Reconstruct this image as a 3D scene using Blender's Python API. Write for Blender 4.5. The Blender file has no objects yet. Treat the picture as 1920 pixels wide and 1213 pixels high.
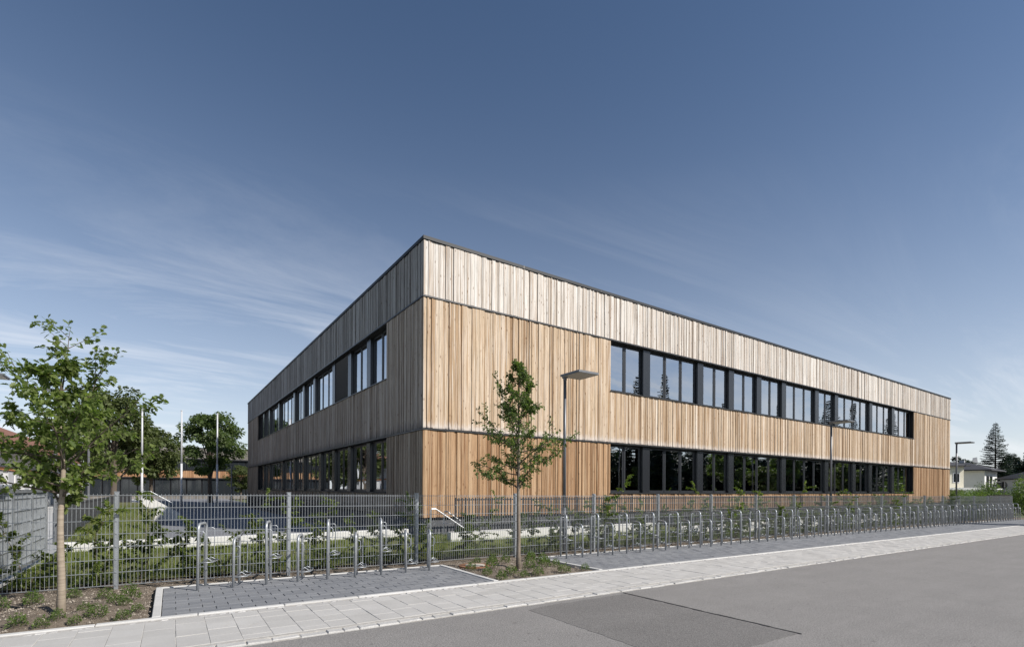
import bpy, math, random
import numpy as np
from mathutils import Matrix, Vector

PI = math.pi
SC = bpy.context.scene
COL = SC.collection
G = 0.0042                      # the street falls gently along +x
# ------------------------------------------------------------------ camera, sky, sun, exposure
cam_d = bpy.data.cameras.new('camera')
cam = bpy.data.objects.new('camera', cam_d)
COL.objects.link(cam)
CAM = Vector((0.7167, -10.0978, 1.575))
AZ = math.radians(33.6)
cA, sA = math.cos(AZ), math.sin(AZ)
fwd = Vector((sA, cA, 0)); rgt = Vector((cA, -sA, 0)); upv = Vector((0, 0, 1))
ROLL = 0.0049
r2 = rgt * math.cos(ROLL) + upv * math.sin(ROLL)
u2 = upv * math.cos(ROLL) - rgt * math.sin(ROLL)
cam.matrix_world = Matrix(((r2.x, u2.x, -fwd.x, CAM.x), (r2.y, u2.y, -fwd.y, CAM.y), (r2.z, u2.z, -fwd.z, CAM.z), (0, 0, 0, 1)))
cam_d.sensor_width = 36.0
cam_d.lens = 36.0 * 961.57 / 1920.0
cam_d.shift_y = (917.14 - 606.5) / 1920.0
cam_d.clip_start = 0.1
cam_d.clip_end = 4000
SC.camera = cam

SUN_EL = math.radians(37.0)
SUN_V = Vector((0.570 * math.cos(SUN_EL), -0.823 * math.cos(SUN_EL), math.sin(SUN_EL)))
SUN_ROT = math.atan2(0.570, -0.823)

world = bpy.data.worlds.new('World')
SC.world = world
world.use_nodes = True
wn, wl = world.node_tree.nodes, world.node_tree.links
wn.clear()
w_out = wn.new('ShaderNodeOutputWorld')
w_bg = wn.new('ShaderNodeBackground')
w_bg.inputs['Strength'].default_value = 0.072
sky = wn.new('ShaderNodeTexSky')
sky.sky_type = 'NISHITA'
sky.sun_disc = False
sky.sun_elevation = SUN_EL
sky.sun_rotation = SUN_ROT
sky.altitude = 1500
sky.air_density = 1.0
sky.dust_density = 0.5
sky.ozone_density = 1.8
# thin cirrus: the same veil over the whole dome
CLX, CLY = 0.4, 0.7
tc = wn.new('ShaderNodeTexCoord')
sep = wn.new('ShaderNodeSeparateXYZ'); wl.new(tc.outputs['Generated'], sep.inputs[0])
def wmath(op, a, b=None):
    n = wn.new('ShaderNodeMath'); n.operation = op
    for i, v in enumerate((a, b)):
        if v is None: continue
        if isinstance(v, (int, float)): n.inputs[i].default_value = v
        else: wl.new(v, n.inputs[i])
    return n.outputs[0]
zz = wmath('ADD', wmath('MAXIMUM', sep.outputs[2], 0.0), 0.14)
cx = wmath('DIVIDE', sep.outputs[0], zz)
cy = wmath('DIVIDE', sep.outputs[1], zz)
comb = wn.new('ShaderNodeCombineXYZ'); wl.new(cx, comb.inputs[0]); wl.new(cy, comb.inputs[1])
mp = wn.new('ShaderNodeMapping'); mp.inputs['Rotation'].default_value = (0, 0, math.radians(28)); mp.inputs['Scale'].default_value = (0.55, 1.9, 1)
mp.inputs['Location'].default_value = (CLX, CLY, 0)
wl.new(comb.outputs[0], mp.inputs['Vector'])
n1 = wn.new('ShaderNodeTexNoise'); n1.inputs['Scale'].default_value = 0.8; n1.inputs['Detail'].default_value = 12; n1.inputs['Roughness'].default_value = 0.68; n1.inputs['Distortion'].default_value = 1.3
wl.new(mp.outputs[0], n1.inputs['Vector'])
mp2 = wn.new('ShaderNodeMapping'); mp2.inputs['Location'].default_value = (7.3 + CLX*1.7, 2.6 + CLY*2.3, 0); mp2.inputs['Scale'].default_value = (0.42, 0.42, 1)
wl.new(comb.outputs[0], mp2.inputs['Vector'])
n2 = wn.new('ShaderNodeTexNoise'); n2.inputs['Scale'].default_value = 1.0; n2.inputs['Detail'].default_value = 3
wl.new(mp2.outputs[0], n2.inputs['Vector'])
cr1 = wn.new('ShaderNodeValToRGB'); cr1.color_ramp.elements[0].position = 0.46; cr1.color_ramp.elements[1].position = 0.80
wl.new(n1.outputs[0], cr1.inputs[0])
cr2 = wn.new('ShaderNodeValToRGB'); cr2.color_ramp.elements[0].position = 0.42; cr2.color_ramp.elements[1].position = 0.68
wl.new(n2.outputs[0], cr2.inputs[0])
low = wmath('SUBTRACT', 1.0, wmath('MINIMUM', wmath('MULTIPLY', wmath('MAXIMUM', sep.outputs[2], 0.0), 1.9), 1.0))
cfac = wmath('MULTIPLY', wmath('MULTIPLY', cr1.outputs[0], wmath('ADD', wmath('MULTIPLY', cr2.outputs[0], 0.9), 0.10)), wmath('POWER', low, 1.35))
cfac = wmath('MINIMUM', wmath('MULTIPLY', cfac, 3.0), 0.85)
wmix = wn.new('ShaderNodeMixRGB'); wmix.inputs['Color2'].default_value = (9.2, 9.4, 9.8, 1)
wl.new(cfac, wmix.inputs['Fac'])
hz = wmath('MULTIPLY', wmath('POWER', wmath('SUBTRACT', 1.0, wmath('MINIMUM', wmath('MAXIMUM', sep.outputs[2], 0.0), 1.0)), 4.2), 0.80)
hmix = wn.new('ShaderNodeMixRGB'); hmix.inputs['Color2'].default_value = (8.1, 8.25, 8.5, 1)
wl.new(hz, hmix.inputs['Fac']); wl.new(sky.outputs[0], hmix.inputs['Color1'])
wl.new(hmix.outputs[0], wmix.inputs['Color1'])
hsv = wn.new('ShaderNodeHueSaturation'); hsv.inputs['Saturation'].default_value = 1.05
wl.new(wmix.outputs[0], hsv.inputs['Color'])
wl.new(hsv.outputs[0], w_bg.inputs['Color']); wl.new(w_bg.outputs[0], w_out.inputs[0])

sun_d = bpy.data.lights.new('sun', 'SUN')
sun_d.energy = 4.2
sun_d.angle = math.radians(0.5)
sun_d.color = (1.0, 0.945, 0.872)
sun = bpy.data.objects.new('sun', sun_d)
COL.objects.link(sun)
sun.rotation_euler = SUN_V.to_track_quat('Z', 'Y').to_euler()
sun.location = (20, -20, 40)

SC.view_settings.view_transform = 'Standard'
SC.view_settings.look = 'None'
SC.view_settings.gamma = 1.0
SC.view_settings.exposure = 0.55
SC.view_settings.use_curve_mapping = False
SC.cycles.max_bounces = 8
SC.cycles.transparent_max_bounces = 24
SC.cycles.use_denoising = True

# ------------------------------------------------------------------ helpers
def gz(x): return -G * max(-40.0, min(90.0, x))
def cam2w(X, Y, Z=0.0):
    p = CAM + rgt * X + fwd * Y
    return Vector((p.x, p.y, CAM.z + Z))
def ray_at_y(px, y):
    u = (px - 960) / 961.57
    d = rgt * u + fwd
    k = (y - CAM.y) / d.y
    return CAM.x + d.x * k

class MB:
    """collects polygons for one mesh"""
    def __init__(s): s.v = []; s.f = []; s.r = []; s.mi = []
    def add(s, vs, fs, r=0.0, mi=0):
        o = len(s.v); s.v += vs
        for f in fs:
            s.f.append([i + o for i in f]); s.r.append(r); s.mi.append(mi)
    def box(s, x0, x1, y0, y1, z0, z1, r=0.0, mi=0):
        s.add([(x0,y0,z0),(x1,y0,z0),(x1,y1,z0),(x0,y1,z0),(x0,y0,z1),(x1,y0,z1),(x1,y1,z1),(x0,y1,z1)],
              [(0,3,2,1),(4,5,6,7),(0,1,5,4),(1,2,6,5),(2,3,7,6),(3,0,4,7)], r, mi)
    def cbox(s, x0, x1, y0, y1, z0, z1, c=0.008, r=0.0, dz=(0,0,0,0)):
        s.add([(x0,y0,z0),(x1,y0,z0),(x1,y1,z0),(x0,y1,z0),(x0,y0,z1-c),(x1,y0,z1-c),(x1,y1,z1-c),(x0,y1,z1-c),
               (x0+c,y0+c,z1+dz[0]),(x1-c,y0+c,z1+dz[1]),(x1-c,y1-c,z1+dz[2]),(x0+c,y1-c,z1+dz[3])],
              [(0,1,5,4),(1,2,6,5),(2,3,7,6),(3,0,4,7),(4,5,9,8),(5,6,10,9),(6,7,11,10),(7,4,8,11),(8,9,10,11)], r)
    def tube(s, pts, rad, n=8, r=0.0, caps=True, mi=0):
        pts = [Vector(p) for p in pts]
        rads = rad if isinstance(rad, (list, tuple)) else [rad] * len(pts)
        vs = []; fs = []
        t0 = (pts[1] - pts[0]).normalized()
        ref = Vector((0, 0, 1)) if abs(t0.z) < 0.9 else Vector((1, 0, 0))
        a = t0.cross(ref).normalized()
        for i, p in enumerate(pts):
            t = (pts[min(i+1, len(pts)-1)] - pts[max(i-1, 0)])
            if t.length < 1e-9: t = t0
            t = t.normalized()
            a = (a - t * a.dot(t))
            if a.length < 1e-6: a = t.orthogonal()
            a.normalize()
            b = t.cross(a)
            for k in range(n):
                q = p + (a * math.cos(2*PI*k/n) + b * math.sin(2*PI*k/n)) * rads[i]
                vs.append((q.x, q.y, q.z))
        for i in range(len(pts) - 1):
            for k in range(n):
                fs.append((i*n+k, i*n+(k+1)%n, (i+1)*n+(k+1)%n, (i+1)*n+k))
        if caps:
            fs.append(tuple(range(n-1, -1, -1))); fs.append(tuple((len(pts)-1)*n+k for k in range(n)))
        s.add(vs, fs, r, mi)
    def prism(s, poly, z0, z1, r=0.0):
        n = len(poly)
        s.add([(x,y,z0) for x,y in poly] + [(x,y,z1) for x,y in poly],
              [tuple(range(n-1,-1,-1)), tuple(range(n,2*n))] + [(i,(i+1)%n,n+(i+1)%n,n+i) for i in range(n)], r)
    def mesh(s, name, mats, smooth=False):
        me = bpy.data.meshes.new(name)
        me.from_pydata(s.v, [], s.f)
        for m in (mats if isinstance(mats, (list, tuple)) else [mats]): me.materials.append(m)
        if any(s.r):
            at = me.attributes.new('rnd', 'FLOAT', 'FACE'); at.data.foreach_set('value', s.r)
        if any(s.mi): me.polygons.foreach_set('material_index', s.mi)
        if smooth: me.polygons.foreach_set('use_smooth', [True] * len(me.polygons))
        me.update()
        return me
    def build(s, name, mats, parent=None, loc=(0,0,0), rot=(0,0,0), smooth=False):
        return obj(name, s.mesh(name, mats, smooth), parent, loc, rot)

def obj(name, data, parent=None, loc=(0,0,0), rot=(0,0,0), scale=(1,1,1)):
    o = bpy.data.objects.new(name, data)
    COL.objects.link(o)
    if parent: o.parent = parent
    o.location = loc; o.rotation_euler = rot; o.scale = scale
    return o
def tag(o, label, cat, group=None):
    o['label'] = label; o['category'] = cat
    if group: o['group'] = group
    return o
def thing(name, label, cat, loc=(0,0,0), rotz=0.0, group=None):
    return tag(obj(name, None, None, loc, (0,0,rotz)), label, cat, group)
def struct(o): o['kind'] = 'structure'; return o
def stuff(o): o['kind'] = 'stuff'; return o

# ------------------------------------------------------------------ materials
class NT:
    def __init__(s, name):
        s.m = bpy.data.materials.new(name); s.m.use_nodes = True
        s.n, s.l = s.m.node_tree.nodes, s.m.node_tree.links
        s.p = s.n['Principled BSDF']; s.out = s.n['Material Output']
    def new(s, t, **kw):
        n = s.n.new(t)
        for k, v in kw.items(): setattr(n, k, v)
        return n
    def set(s, n, i, v):
        if v is None: return
        if hasattr(v, 'is_linked') or isinstance(v, bpy.types.NodeSocket): s.l.new(v, n.inputs[i])
        elif isinstance(v, (tuple, list)): n.inputs[i].default_value = (*v, 1) if (len(v) == 3 and len(n.inputs[i].default_value) == 4) else v
        else: n.inputs[i].default_value = v
    def math(s, op, a, b=None, c=None, clamp=False):
        n = s.new('ShaderNodeMath', operation=op); n.use_clamp = clamp
        for i, v in enumerate((a, b, c)): s.set(n, i, v)
        return n.outputs[0]
    def vec(s, kind='Object'): return s.new('ShaderNodeTexCoord').outputs[kind]
    def mapping(s, v, scale=(1,1,1), loc=(0,0,0), rot=(0,0,0)):
        n = s.new('ShaderNodeMapping'); s.l.new(v, n.inputs[0])
        n.inputs['Scale'].default_value = scale; n.inputs['Location'].default_value = loc; n.inputs['Rotation'].default_value = rot
        return n.outputs[0]
    def noise(s, v, scale, detail=4, rough=0.55, dist=0.0):
        n = s.new('ShaderNodeTexNoise'); s.l.new(v, n.inputs['Vector'])
        n.inputs['Scale'].default_value = scale; n.inputs['Detail'].default_value = detail
        n.inputs['Roughness'].default_value = rough; n.inputs['Distortion'].default_value = dist
        return n.outputs[0]
    def voro(s, v, scale, feat='F1'):
        n = s.new('ShaderNodeTexVoronoi', feature=feat); s.l.new(v, n.inputs['Vector']); n.inputs['Scale'].default_value = scale
        return n.outputs
    def ramp(s, f, stops):
        n = s.new('ShaderNodeValToRGB'); s.l.new(f, n.inputs[0])
        el = n.color_ramp.elements
        while len(el) < len(stops): el.new(0.5)
        for e, (p, c) in zip(el, stops):
            e.position = p; e.color = (c, c, c, 1) if isinstance(c, (int, float)) else (*c, 1)
        return n.outputs[0]
    def mix(s, f, a, b, mode='MIX'):
        n = s.new('ShaderNodeMixRGB', blend_type=mode)
        s.set(n, 0, f); s.set(n, 1, a); s.set(n, 2, b)
        return n.outputs[0]
    def bump(s, h, strength=0.3, dist=0.01):
        n = s.new('ShaderNodeBump'); s.l.new(h, n.inputs['Height'])
        n.inputs['Strength'].default_value = strength; n.inputs['Distance'].default_value = dist
        s.l.new(n.outputs[0], s.p.inputs['Normal'])
    def fin(s, color=None, rough=0.6, metal=0.0, spec=None, ior=None):
        s.set(s.p, 'Base Color', color); s.set(s.p, 'Roughness', rough); s.set(s.p, 'Metallic', metal)
        if spec is not None: s.p.inputs['Specular IOR Level'].default_value = spec
        if ior: s.p.inputs['IOR'].default_value = ior
        return s.m
    def rnd_piece(s):
        a = s.new('ShaderNodeObjectInfo').outputs['Random']; b = s.new('ShaderNodeNewGeometry').outputs['Random Per Island']
        return s.math('FRACT', s.math('ADD', a, b))

def plain(name, col, rough=0.6, metal=0.0, var=0.12, scale=6.0, bump=0.0, spec=None):
    t = NT(name); v = t.vec()
    n = t.noise(v, scale, 5, 0.6)
    k = t.ramp(n, [(0.25, 1 - var), (0.75, 1 + var)])
    c = t.mix(1.0, col, k, 'MULTIPLY')
    if bump: t.bump(t.noise(v, scale * 8, 4, 0.7), bump, 0.01)
    return t.fin(c, rough, metal, spec)

def wood(name, stops, knot, stain=None, streak=None, sf=.6, pale=None):
    t = NT(name)
    rnd = t.new('ShaderNodeAttribute', attribute_name='rnd').outputs['Fac']
    sp = t.new('ShaderNodeSeparateXYZ'); t.l.new(t.vec(), sp.inputs[0])
    h = t.math('ADD', sp.outputs[0], sp.outputs[1])
    cb = t.new('ShaderNodeCombineXYZ')
    t.l.new(t.math('ADD', h, t.math('MULTIPLY', rnd, 37.0)), cb.inputs[0])
    t.l.new(t.math('MULTIPLY', rnd, 11.0), cb.inputs[1])
    t.l.new(t.math('ADD', sp.outputs[2], t.math('MULTIPLY', rnd, 53.0)), cb.inputs[2])
    v = cb.outputs[0]
    col = t.ramp(t.math('ADD', t.math('MULTIPLY', rnd, .9), .05), stops)
    grain = t.noise(t.mapping(v, (90, 1, 2.2)), 1.0, 5, 0.65, 0.4)
    broad = t.noise(t.mapping(v, (9, 1, 0.9)), 1.0, 4, 0.6, 0.6)
    col = t.mix(1.0, col, t.ramp(grain, [(0.25, 0.68), (0.7, 1.15)]), 'MULTIPLY')
    col = t.mix(1.0, col, t.ramp(broad, [(0.22, 0.74), (0.5, 1.0), (0.75, 1.18)]), 'MULTIPLY')
    if pale:
        pf = t.ramp(t.noise(t.mapping(v, (22, 1, .5)), 1.0, 3, .55, .3), [(.50, 0.0), (.68, .8)])
        col = t.mix(pf, col, pale)
    if streak:
        skf = t.ramp(t.noise(t.mapping(v, (46, 1, .42)), 1.0, 4, .6, .35), [(.52, 0.0), (.66, sf)])
        col = t.mix(skf, col, streak)
    vo = t.voro(t.mapping(v, (9.5, 1, 2.6)), 1.0)
    kn = t.ramp(vo['Distance'], [(0.07, 1.0), (0.17, 0.0)])
    col = t.mix(t.math('MULTIPLY', kn, 0.85), col, knot)
    if stain:
        z0, zc, sc = stain
        d = t.math('SUBTRACT', sp.outputs[2], z0)
        nz = t.noise(t.mapping(v, (16, 1, 2.5)), 1.0, 4, 0.6)
        f = t.math('SUBTRACT', t.math('MULTIPLY', nz, 1.5), t.math('DIVIDE', d, zc), clamp=True)
        col = t.mix(t.ramp(f, [(0.15, 0.0), (0.6, 0.6)]), col, sc)
        nz2 = t.noise(t.mapping(v, (5, 1, 1.2)), 1.0, 3, 0.6)
        f2 = t.math('SUBTRACT', t.math('MULTIPLY', nz2, 1.0), t.math('DIVIDE', d, 0.34), clamp=True)
        col = t.mix(t.ramp(f2, [(0.32, 0.0), (0.62, 0.6)]), col, (0.10, 0.095, 0.10))
    t.bump(grain, 0.25, 0.004)
    return t.fin(col, 0.78, 0.0, 0.25)

M = {}
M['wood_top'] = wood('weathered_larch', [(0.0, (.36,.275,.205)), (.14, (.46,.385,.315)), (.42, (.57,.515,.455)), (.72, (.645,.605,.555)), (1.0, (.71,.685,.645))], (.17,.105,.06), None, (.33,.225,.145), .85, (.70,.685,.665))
M['wood_topL'] = wood('weathered_larch_shade_toned', [(0.0, (.20,.182,.168)), (.3, (.265,.253,.244)), (.7, (.335,.33,.325)), (1.0, (.43,.43,.43))], (.10,.075,.055), None, (.12,.105,.095), .7, (.46,.455,.45))  # three left-facade tones: greyer weathering plus side shade darkened into the colour
M['wood_midL'] = wood('greying_larch_shade_toned', [(0.0, (.24,.185,.143)), (.3, (.33,.272,.222)), (.7, (.43,.37,.315)), (1.0, (.52,.465,.41))], (.10,.065,.04), (3.62, 0.5, (.13,.125,.13)), (.12,.095,.075), .7, (.50,.46,.42))
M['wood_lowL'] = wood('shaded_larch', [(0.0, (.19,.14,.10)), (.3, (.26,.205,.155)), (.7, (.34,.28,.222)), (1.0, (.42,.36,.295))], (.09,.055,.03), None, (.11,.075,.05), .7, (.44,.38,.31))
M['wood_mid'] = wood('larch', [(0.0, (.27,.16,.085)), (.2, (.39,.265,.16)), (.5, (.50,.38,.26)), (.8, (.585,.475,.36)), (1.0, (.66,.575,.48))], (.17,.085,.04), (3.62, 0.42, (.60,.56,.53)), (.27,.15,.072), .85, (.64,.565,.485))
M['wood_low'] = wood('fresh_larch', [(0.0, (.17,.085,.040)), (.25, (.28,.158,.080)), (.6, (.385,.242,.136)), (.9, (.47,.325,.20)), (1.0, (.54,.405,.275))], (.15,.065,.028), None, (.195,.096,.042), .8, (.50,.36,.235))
M['membrane'] = plain('black_membrane', (.012,.012,.013), .9)
M['coping'] = plain('grey_blue_sheet_metal', (.022,.025,.030), .5, .0, .15, 2.0, spec=.22)
M['flashing'] = plain('dark_flashing', (.028,.029,.031), .38, .2, .15, 3.0)
M['anthracite'] = plain('anthracite_frame', (.020,.022,.026), .34, .0, .1, 3.0, spec=.6)
t = NT('anthracite_panel'); M['panel'] = t.fin((.020,.022,.026), .24, 0.0, .55, 1.5)
M['plinth'] = plain('grey_plinth', (.085,.088,.095), .8, 0, .2, 4.0)
M['blackbar'] = plain('black_painted_steel', (.012,.013,.015), .45)
M['interior'] = plain('interior_wall', (.20,.20,.19), .9, 0, .2, .7)
M['intfloor'] = plain('interior_floor', (.10,.085,.07), .5, 0, .2, 1.0)
M['curtain'] = plain('striped_curtain', (.33,.29,.24), .9, 0, .35, 2.5)
M['paper'] = plain('yellow_paper', (.75,.70,.35), .8)
M['green_sign'] = plain('green_sign', (.10,.42,.28), .5)

def glass(name, base, tint):
    t = NT(name)
    lw = t.new('ShaderNodeFresnel'); lw.inputs['IOR'].default_value = 1.9
    f = t.math('ADD', t.math('MULTIPLY', lw.outputs[0], 1.0), base, clamp=True)
    wv = t.noise(t.mapping(t.vec(), (1.1, 1.1, 0.8)), 1.0, 2, .5)
    bn = t.new('ShaderNodeBump'); bn.inputs['Strength'].default_value = .05; bn.inputs['Distance'].default_value = .05
    t.l.new(wv, bn.inputs['Height'])
    gl = t.new('ShaderNodeBsdfGlossy'); gl.inputs['Roughness'].default_value = 0.0; gl.inputs['Color'].default_value = (.93,.96,1,1)
    t.l.new(bn.outputs[0], gl.inputs['Normal'])
    tr = t.new('ShaderNodeBsdfTransparent'); tr.inputs['Color'].default_value = (*tint, 1)
    mx = t.new('ShaderNodeMixShader'); t.l.new(f, mx.inputs[0]); t.l.new(tr.outputs[0], mx.inputs[1]); t.l.new(gl.outputs[0], mx.inputs[2])
    t.l.new(mx.outputs[0], t.out.inputs[0])
    return t.m
M['glass'] = glass('coated_glazing', .41, (.50,.54,.52))

def galv(name, col, rough=.42):
    t = NT(name); v = t.vec()
    sp = t.voro(v, 55)['Color']
    bw = t.new('ShaderNodeRGBToBW'); t.l.new(sp, bw.inputs[0])
    k = t.mix(1.0, t.ramp(bw.outputs[0], [(0, .86), (1, 1.1)]), t.ramp(t.noise(v, 4, 4, .6), [(.3, .82), (.7, 1.12)]), 'MULTIPLY')
    return t.fin(t.mix(1.0, col, k, 'MULTIPLY'), rough, .55)
M['galv'] = galv('galvanised_steel', (.33,.35,.37))
M['galv_dark'] = galv('dull_galvanised_tube', (.40,.42,.44), .45)
M['stainless'] = plain('stainless_tube', (.58,.59,.60), .42, .8, .08)
M['lamp_grey'] = plain('grey_lamp_paint', (.14,.145,.155), .42, .3, .1)
M['lamp_lens'] = plain('pale_lamp_underside', (.42,.40,.37), .5, 0, .05)
M['white_pole'] = plain('white_flagpole_paint', (.52,.53,.55), .35, 0, .05)

def asphalt(name, base, light):
    t = NT(name); v = t.vec()
    a = t.noise(v, 62, 4, .85); b = t.noise(v, 1.3, 5, .6, .5); c = t.noise(t.mapping(v, (.25, 2.2, 1)), 1.0, 5, .6, .3)
    st = t.voro(v, 75)['Distance']
    col = t.mix(t.ramp(b, [(.3, 0.0), (.72, 1.0)]), base, light)
    col = t.mix(1.0, col, t.ramp(c, [(.3, .94), (.7, 1.05)]), 'MULTIPLY')
    col = t.mix(1.0, col, t.ramp(a, [(.32, .50), (.68, 1.50)]), 'MULTIPLY')
    col = t.mix(t.ramp(st, [(.0, .5), (.22, 0.0)]), col, (.33,.32,.31))
    col = t.mix(t.ramp(t.noise(v, 9, 2, .5), [(.70, 0.0), (.76, .5)]), col, (.09,.085,.08))
    t.bump(t.math('ADD', a, st), .5, .006)
    return t.fin(col, .85, 0, .3)
M['asphalt'] = asphalt('worn_asphalt', (.206,.198,.190), (.230,.221,.212))
M['asphalt2'] = asphalt('patch_asphalt', (.156,.150,.144), (.172,.165,.158))
M['tar'] = plain('tar_seam', (.045,.043,.041), .6)
def stone(name, a, b, grit=150, gv=.10, stain=(.30,.27,.22), sf=.35, bp=.25):
    t = NT(name); v = t.vec(); r = t.rnd_piece()
    geo = t.new('ShaderNodeNewGeometry').outputs['Position']
    col = t.mix(r, a, b)
    g = t.noise(geo, grit, 3, .75)
    col = t.mix(1.0, col, t.ramp(g, [(.3, 1 - gv), (.7, 1 + gv)]), 'MULTIPLY')
    col = t.mix(1.0, col, t.ramp(t.noise(geo, 1.6, 5, .65), [(.3, .92), (.7, 1.06)]), 'MULTIPLY')
    col = t.mix(t.math('MULTIPLY', t.ramp(t.noise(geo, 3.1, 5, .7, 1.0), [(.58, 0.0), (.78, 1.0)]), sf), col, stain)
    t.bump(g, bp, .003)
    return t.fin(col, .8, 0, .3)
M['slab'] = stone('pale_concrete_slab', (.410,.400,.382), (.460,.450,.432))
M['paver'] = stone('blue_grey_paver', (.165,.172,.186), (.212,.218,.229), 120, .14, (.28,.27,.25), .30)
M['joint'] = plain('sandy_joint', (.37,.355,.33), .95, 0, .25, 20)
M['joint_dark'] = plain('dark_joint', (.14,.135,.13), .95, 0, .25, 20)
M['cobble'] = stone('granite_sett', (.38,.37,.355), (.52,.51,.495), 90, .22, (.2,.19,.17), .4, .5)
M['kerbstone'] = stone('rough_kerb_concrete', (.40,.392,.375), (.47,.462,.445), 70, .22, (.24,.22,.19), .4, .5)
M['edging'] = stone('concrete_edging', (.49,.483,.465), (.55,.545,.53), 110, .10)
M['concrete'] = plain('pale_concrete_wall', (.56,.555,.535), .85, 0, .10, 1.3, .15)
def soil(name, a, b):
    t = NT(name); v = t.vec()
    col = t.mix(t.ramp(t.noise(v, 5, 6, .7), [(.3, 0.0), (.7, 1.0)]), a, b)
    col = t.mix(1.0, col, t.ramp(t.noise(v, 60, 4, .8), [(.3, .55), (.7, 1.35)]), 'MULTIPLY')
    col = t.mix(t.ramp(t.voro(v, 38)['Distance'], [(.10, .55), (.2, 0.0)]), col, (.34,.30,.25))
    t.bump(t.noise(v, 45, 5, .8), .9, .03)
    return t.fin(col, .95, 0, .15)
M['soil'] = soil('dry_soil', (.150,.120,.092), (.265,.222,.178))
M['clod'] = stone('soil_clod', (.10,.078,.058), (.36,.32,.27), 60, .2)
M['lawn'] = soil('thin_lawn_earth', (.105,.125,.045), (.17,.155,.085))
M['gravel'] = plain('dark_gravel', (.07,.068,.065), .95, 0, .3, 12, .5)
M['court'] = plain('courtyard_paving', (.17,.175,.19), .85, 0, .12, 1.0)
M['path'] = plain('pale_path_paving', (.42,.42,.415), .85, 0, .1, 1.0)
M['rust'] = plain('rusty_cast_iron', (.22,.105,.055), .85, 0, .35, 14, .4)
M['lid'] = plain('manhole_concrete', (.42,.385,.33), .9, 0, .2, 12, .4)
M['meadow'] = plain('far_meadow', (.085,.10,.045), .95, 0, .3, .12)

def leafmat(name, a, b, tr=.45):
    t = NT(name)
    r = t.new('ShaderNodeNewGeometry').outputs['Random Per Island']
    col = t.mix(r, a, b)
    col = t.mix(1.0, col, t.ramp(t.noise(t.vec(), 2.2, 3, .6), [(.3, .72), (.7, 1.25)]), 'MULTIPLY')
    t.fin(col, .5, 0, .35)
    td = t.new('ShaderNodeBsdfTranslucent'); t.l.new(t.mix(1.0, col, (1.25,1.5,.55), 'MULTIPLY'), td.inputs['Color'])
    mx = t.new('ShaderNodeMixShader'); mx.inputs[0].default_value = tr
    t.l.new(t.p.outputs[0], mx.inputs[1]); t.l.new(td.outputs[0], mx.inputs[2]); t.l.new(mx.outputs[0], t.out.inputs[0])
    return t.m
M['leaf_oak'] = leafmat('oak_leaf', (.095,.138,.040), (.205,.248,.080), .52)
M['leaf_dark'] = leafmat('dark_oak_leaf', (.070,.108,.038), (.145,.190,.066), .5)
M['leaf_sap'] = leafmat('hornbeam_leaf', (.085,.125,.030), (.185,.220,.062), .5)
M['leaf_herb'] = leafmat('herb_leaf', (.075,.125,.032), (.165,.220,.065), .45)
M['leaf_far'] = leafmat('far_leaf', (.075,.112,.044), (.140,.180,.072), .45)
M['leaf_far2'] = leafmat('far_leaf_olive', (.080,.104,.040), (.142,.168,.070), .42)
M['needle'] = leafmat('spruce_needle', (.016,.030,.019), (.034,.052,.032), .12)
M['grass'] = leafmat('grass_blade', (.125,.168,.040), (.245,.265,.095), .5)
t = NT('young_bark'); v = t.vec()
col = t.mix(t.ramp(t.noise(t.mapping(v, (3, 3, 26)), 1.0, 4, .6), [(.3, 0.0), (.7, 1.0)]), (.205,.168,.128), (.345,.292,.228))
t.bump(t.noise(t.mapping(v, (8, 8, 60)), 1.0, 3, .6), .5, .01); M['bark_pale'] = t.fin(col, .85, 0, .2)
M['bark_mid'] = plain('grey_brown_bark', (.20,.165,.13), .88, 0, .3, 12, .4)
M['bark'] = plain('brown_bark', (.095,.075,.058), .9, 0, .3, 14, .5)
M['twig'] = plain('twig', (.085,.062,.045), .8, 0, .2, 20)

# ------------------------------------------------------------------ terrain, road, pavement
mb = MB()
xs = [-900, -40, -10, 15, 40, 65, 90, 900]; ys = [-900, -60, 0, 60, 900]
for i in range(len(xs)):
    for j in range(len(ys)): mb.v.append((xs[i], ys[j], gz(xs[i]) - 0.16))
for i in range(len(xs)-1):
    for j in range(len(ys)-1):
        a = i*len(ys)+j; mb.f.append((a, a+len(ys), a+len(ys)+1, a+1)); mb.r.append(0); mb.mi.append(0)
struct(mb.build('ground', M['meadow']))
TILT = (0, G, 0)
def sheet(name, x0, x1, y0, y1, z, mat, nx=1):
    mb = MB()
    mb.box(x0, x1, y0, y1, z - .05, z)
    return struct(mb.build(name, mat, None, (0,0,0), TILT))
road = sheet('road', -60, 120, -11.6, -4.24, -0.030, M['asphalt'])
rng = random.Random(5)
poly = [(6.70, -4.37), (6.70, -7.02)] + [(6.70 - .1*i, -7.03 + rng.uniform(-.012, .01)) for i in range(1, 20)] + [(4.74 + rng.uniform(-.012, .012), -6.98 + .1*i) for i in range(26)] + [(4.8 + .19*i, -4.37 + rng.uniform(-.03, .02)) for i in range(1, 10)]
mb = MB(); mb.prism(poly[::-1], -.05, -.0272); struct(mb.build('asphalt_patch', M['asphalt2'], None, (0,0,0), TILT))
mb = MB()
pts = [(6.705 + rng.uniform(-.012, .012), -4.30 - .12*i, -.024) for i in range(24)]
for a, b in zip(pts[:-1], pts[1:]):
    w = rng.uniform(.004, .017); mb.box(min(a[0], b[0]) - w, max(a[0], b[0]) + w*.4, b[1], a[1] + .01, -.06, -.0215 + rng.uniform(0, .001))
struct(mb.build('tar_seam', M['tar'], None, (0,0,0), TILT))
sheet('opposite_pavement', -60, 120, -14.0, -11.75, 0.03, M['path'])

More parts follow.
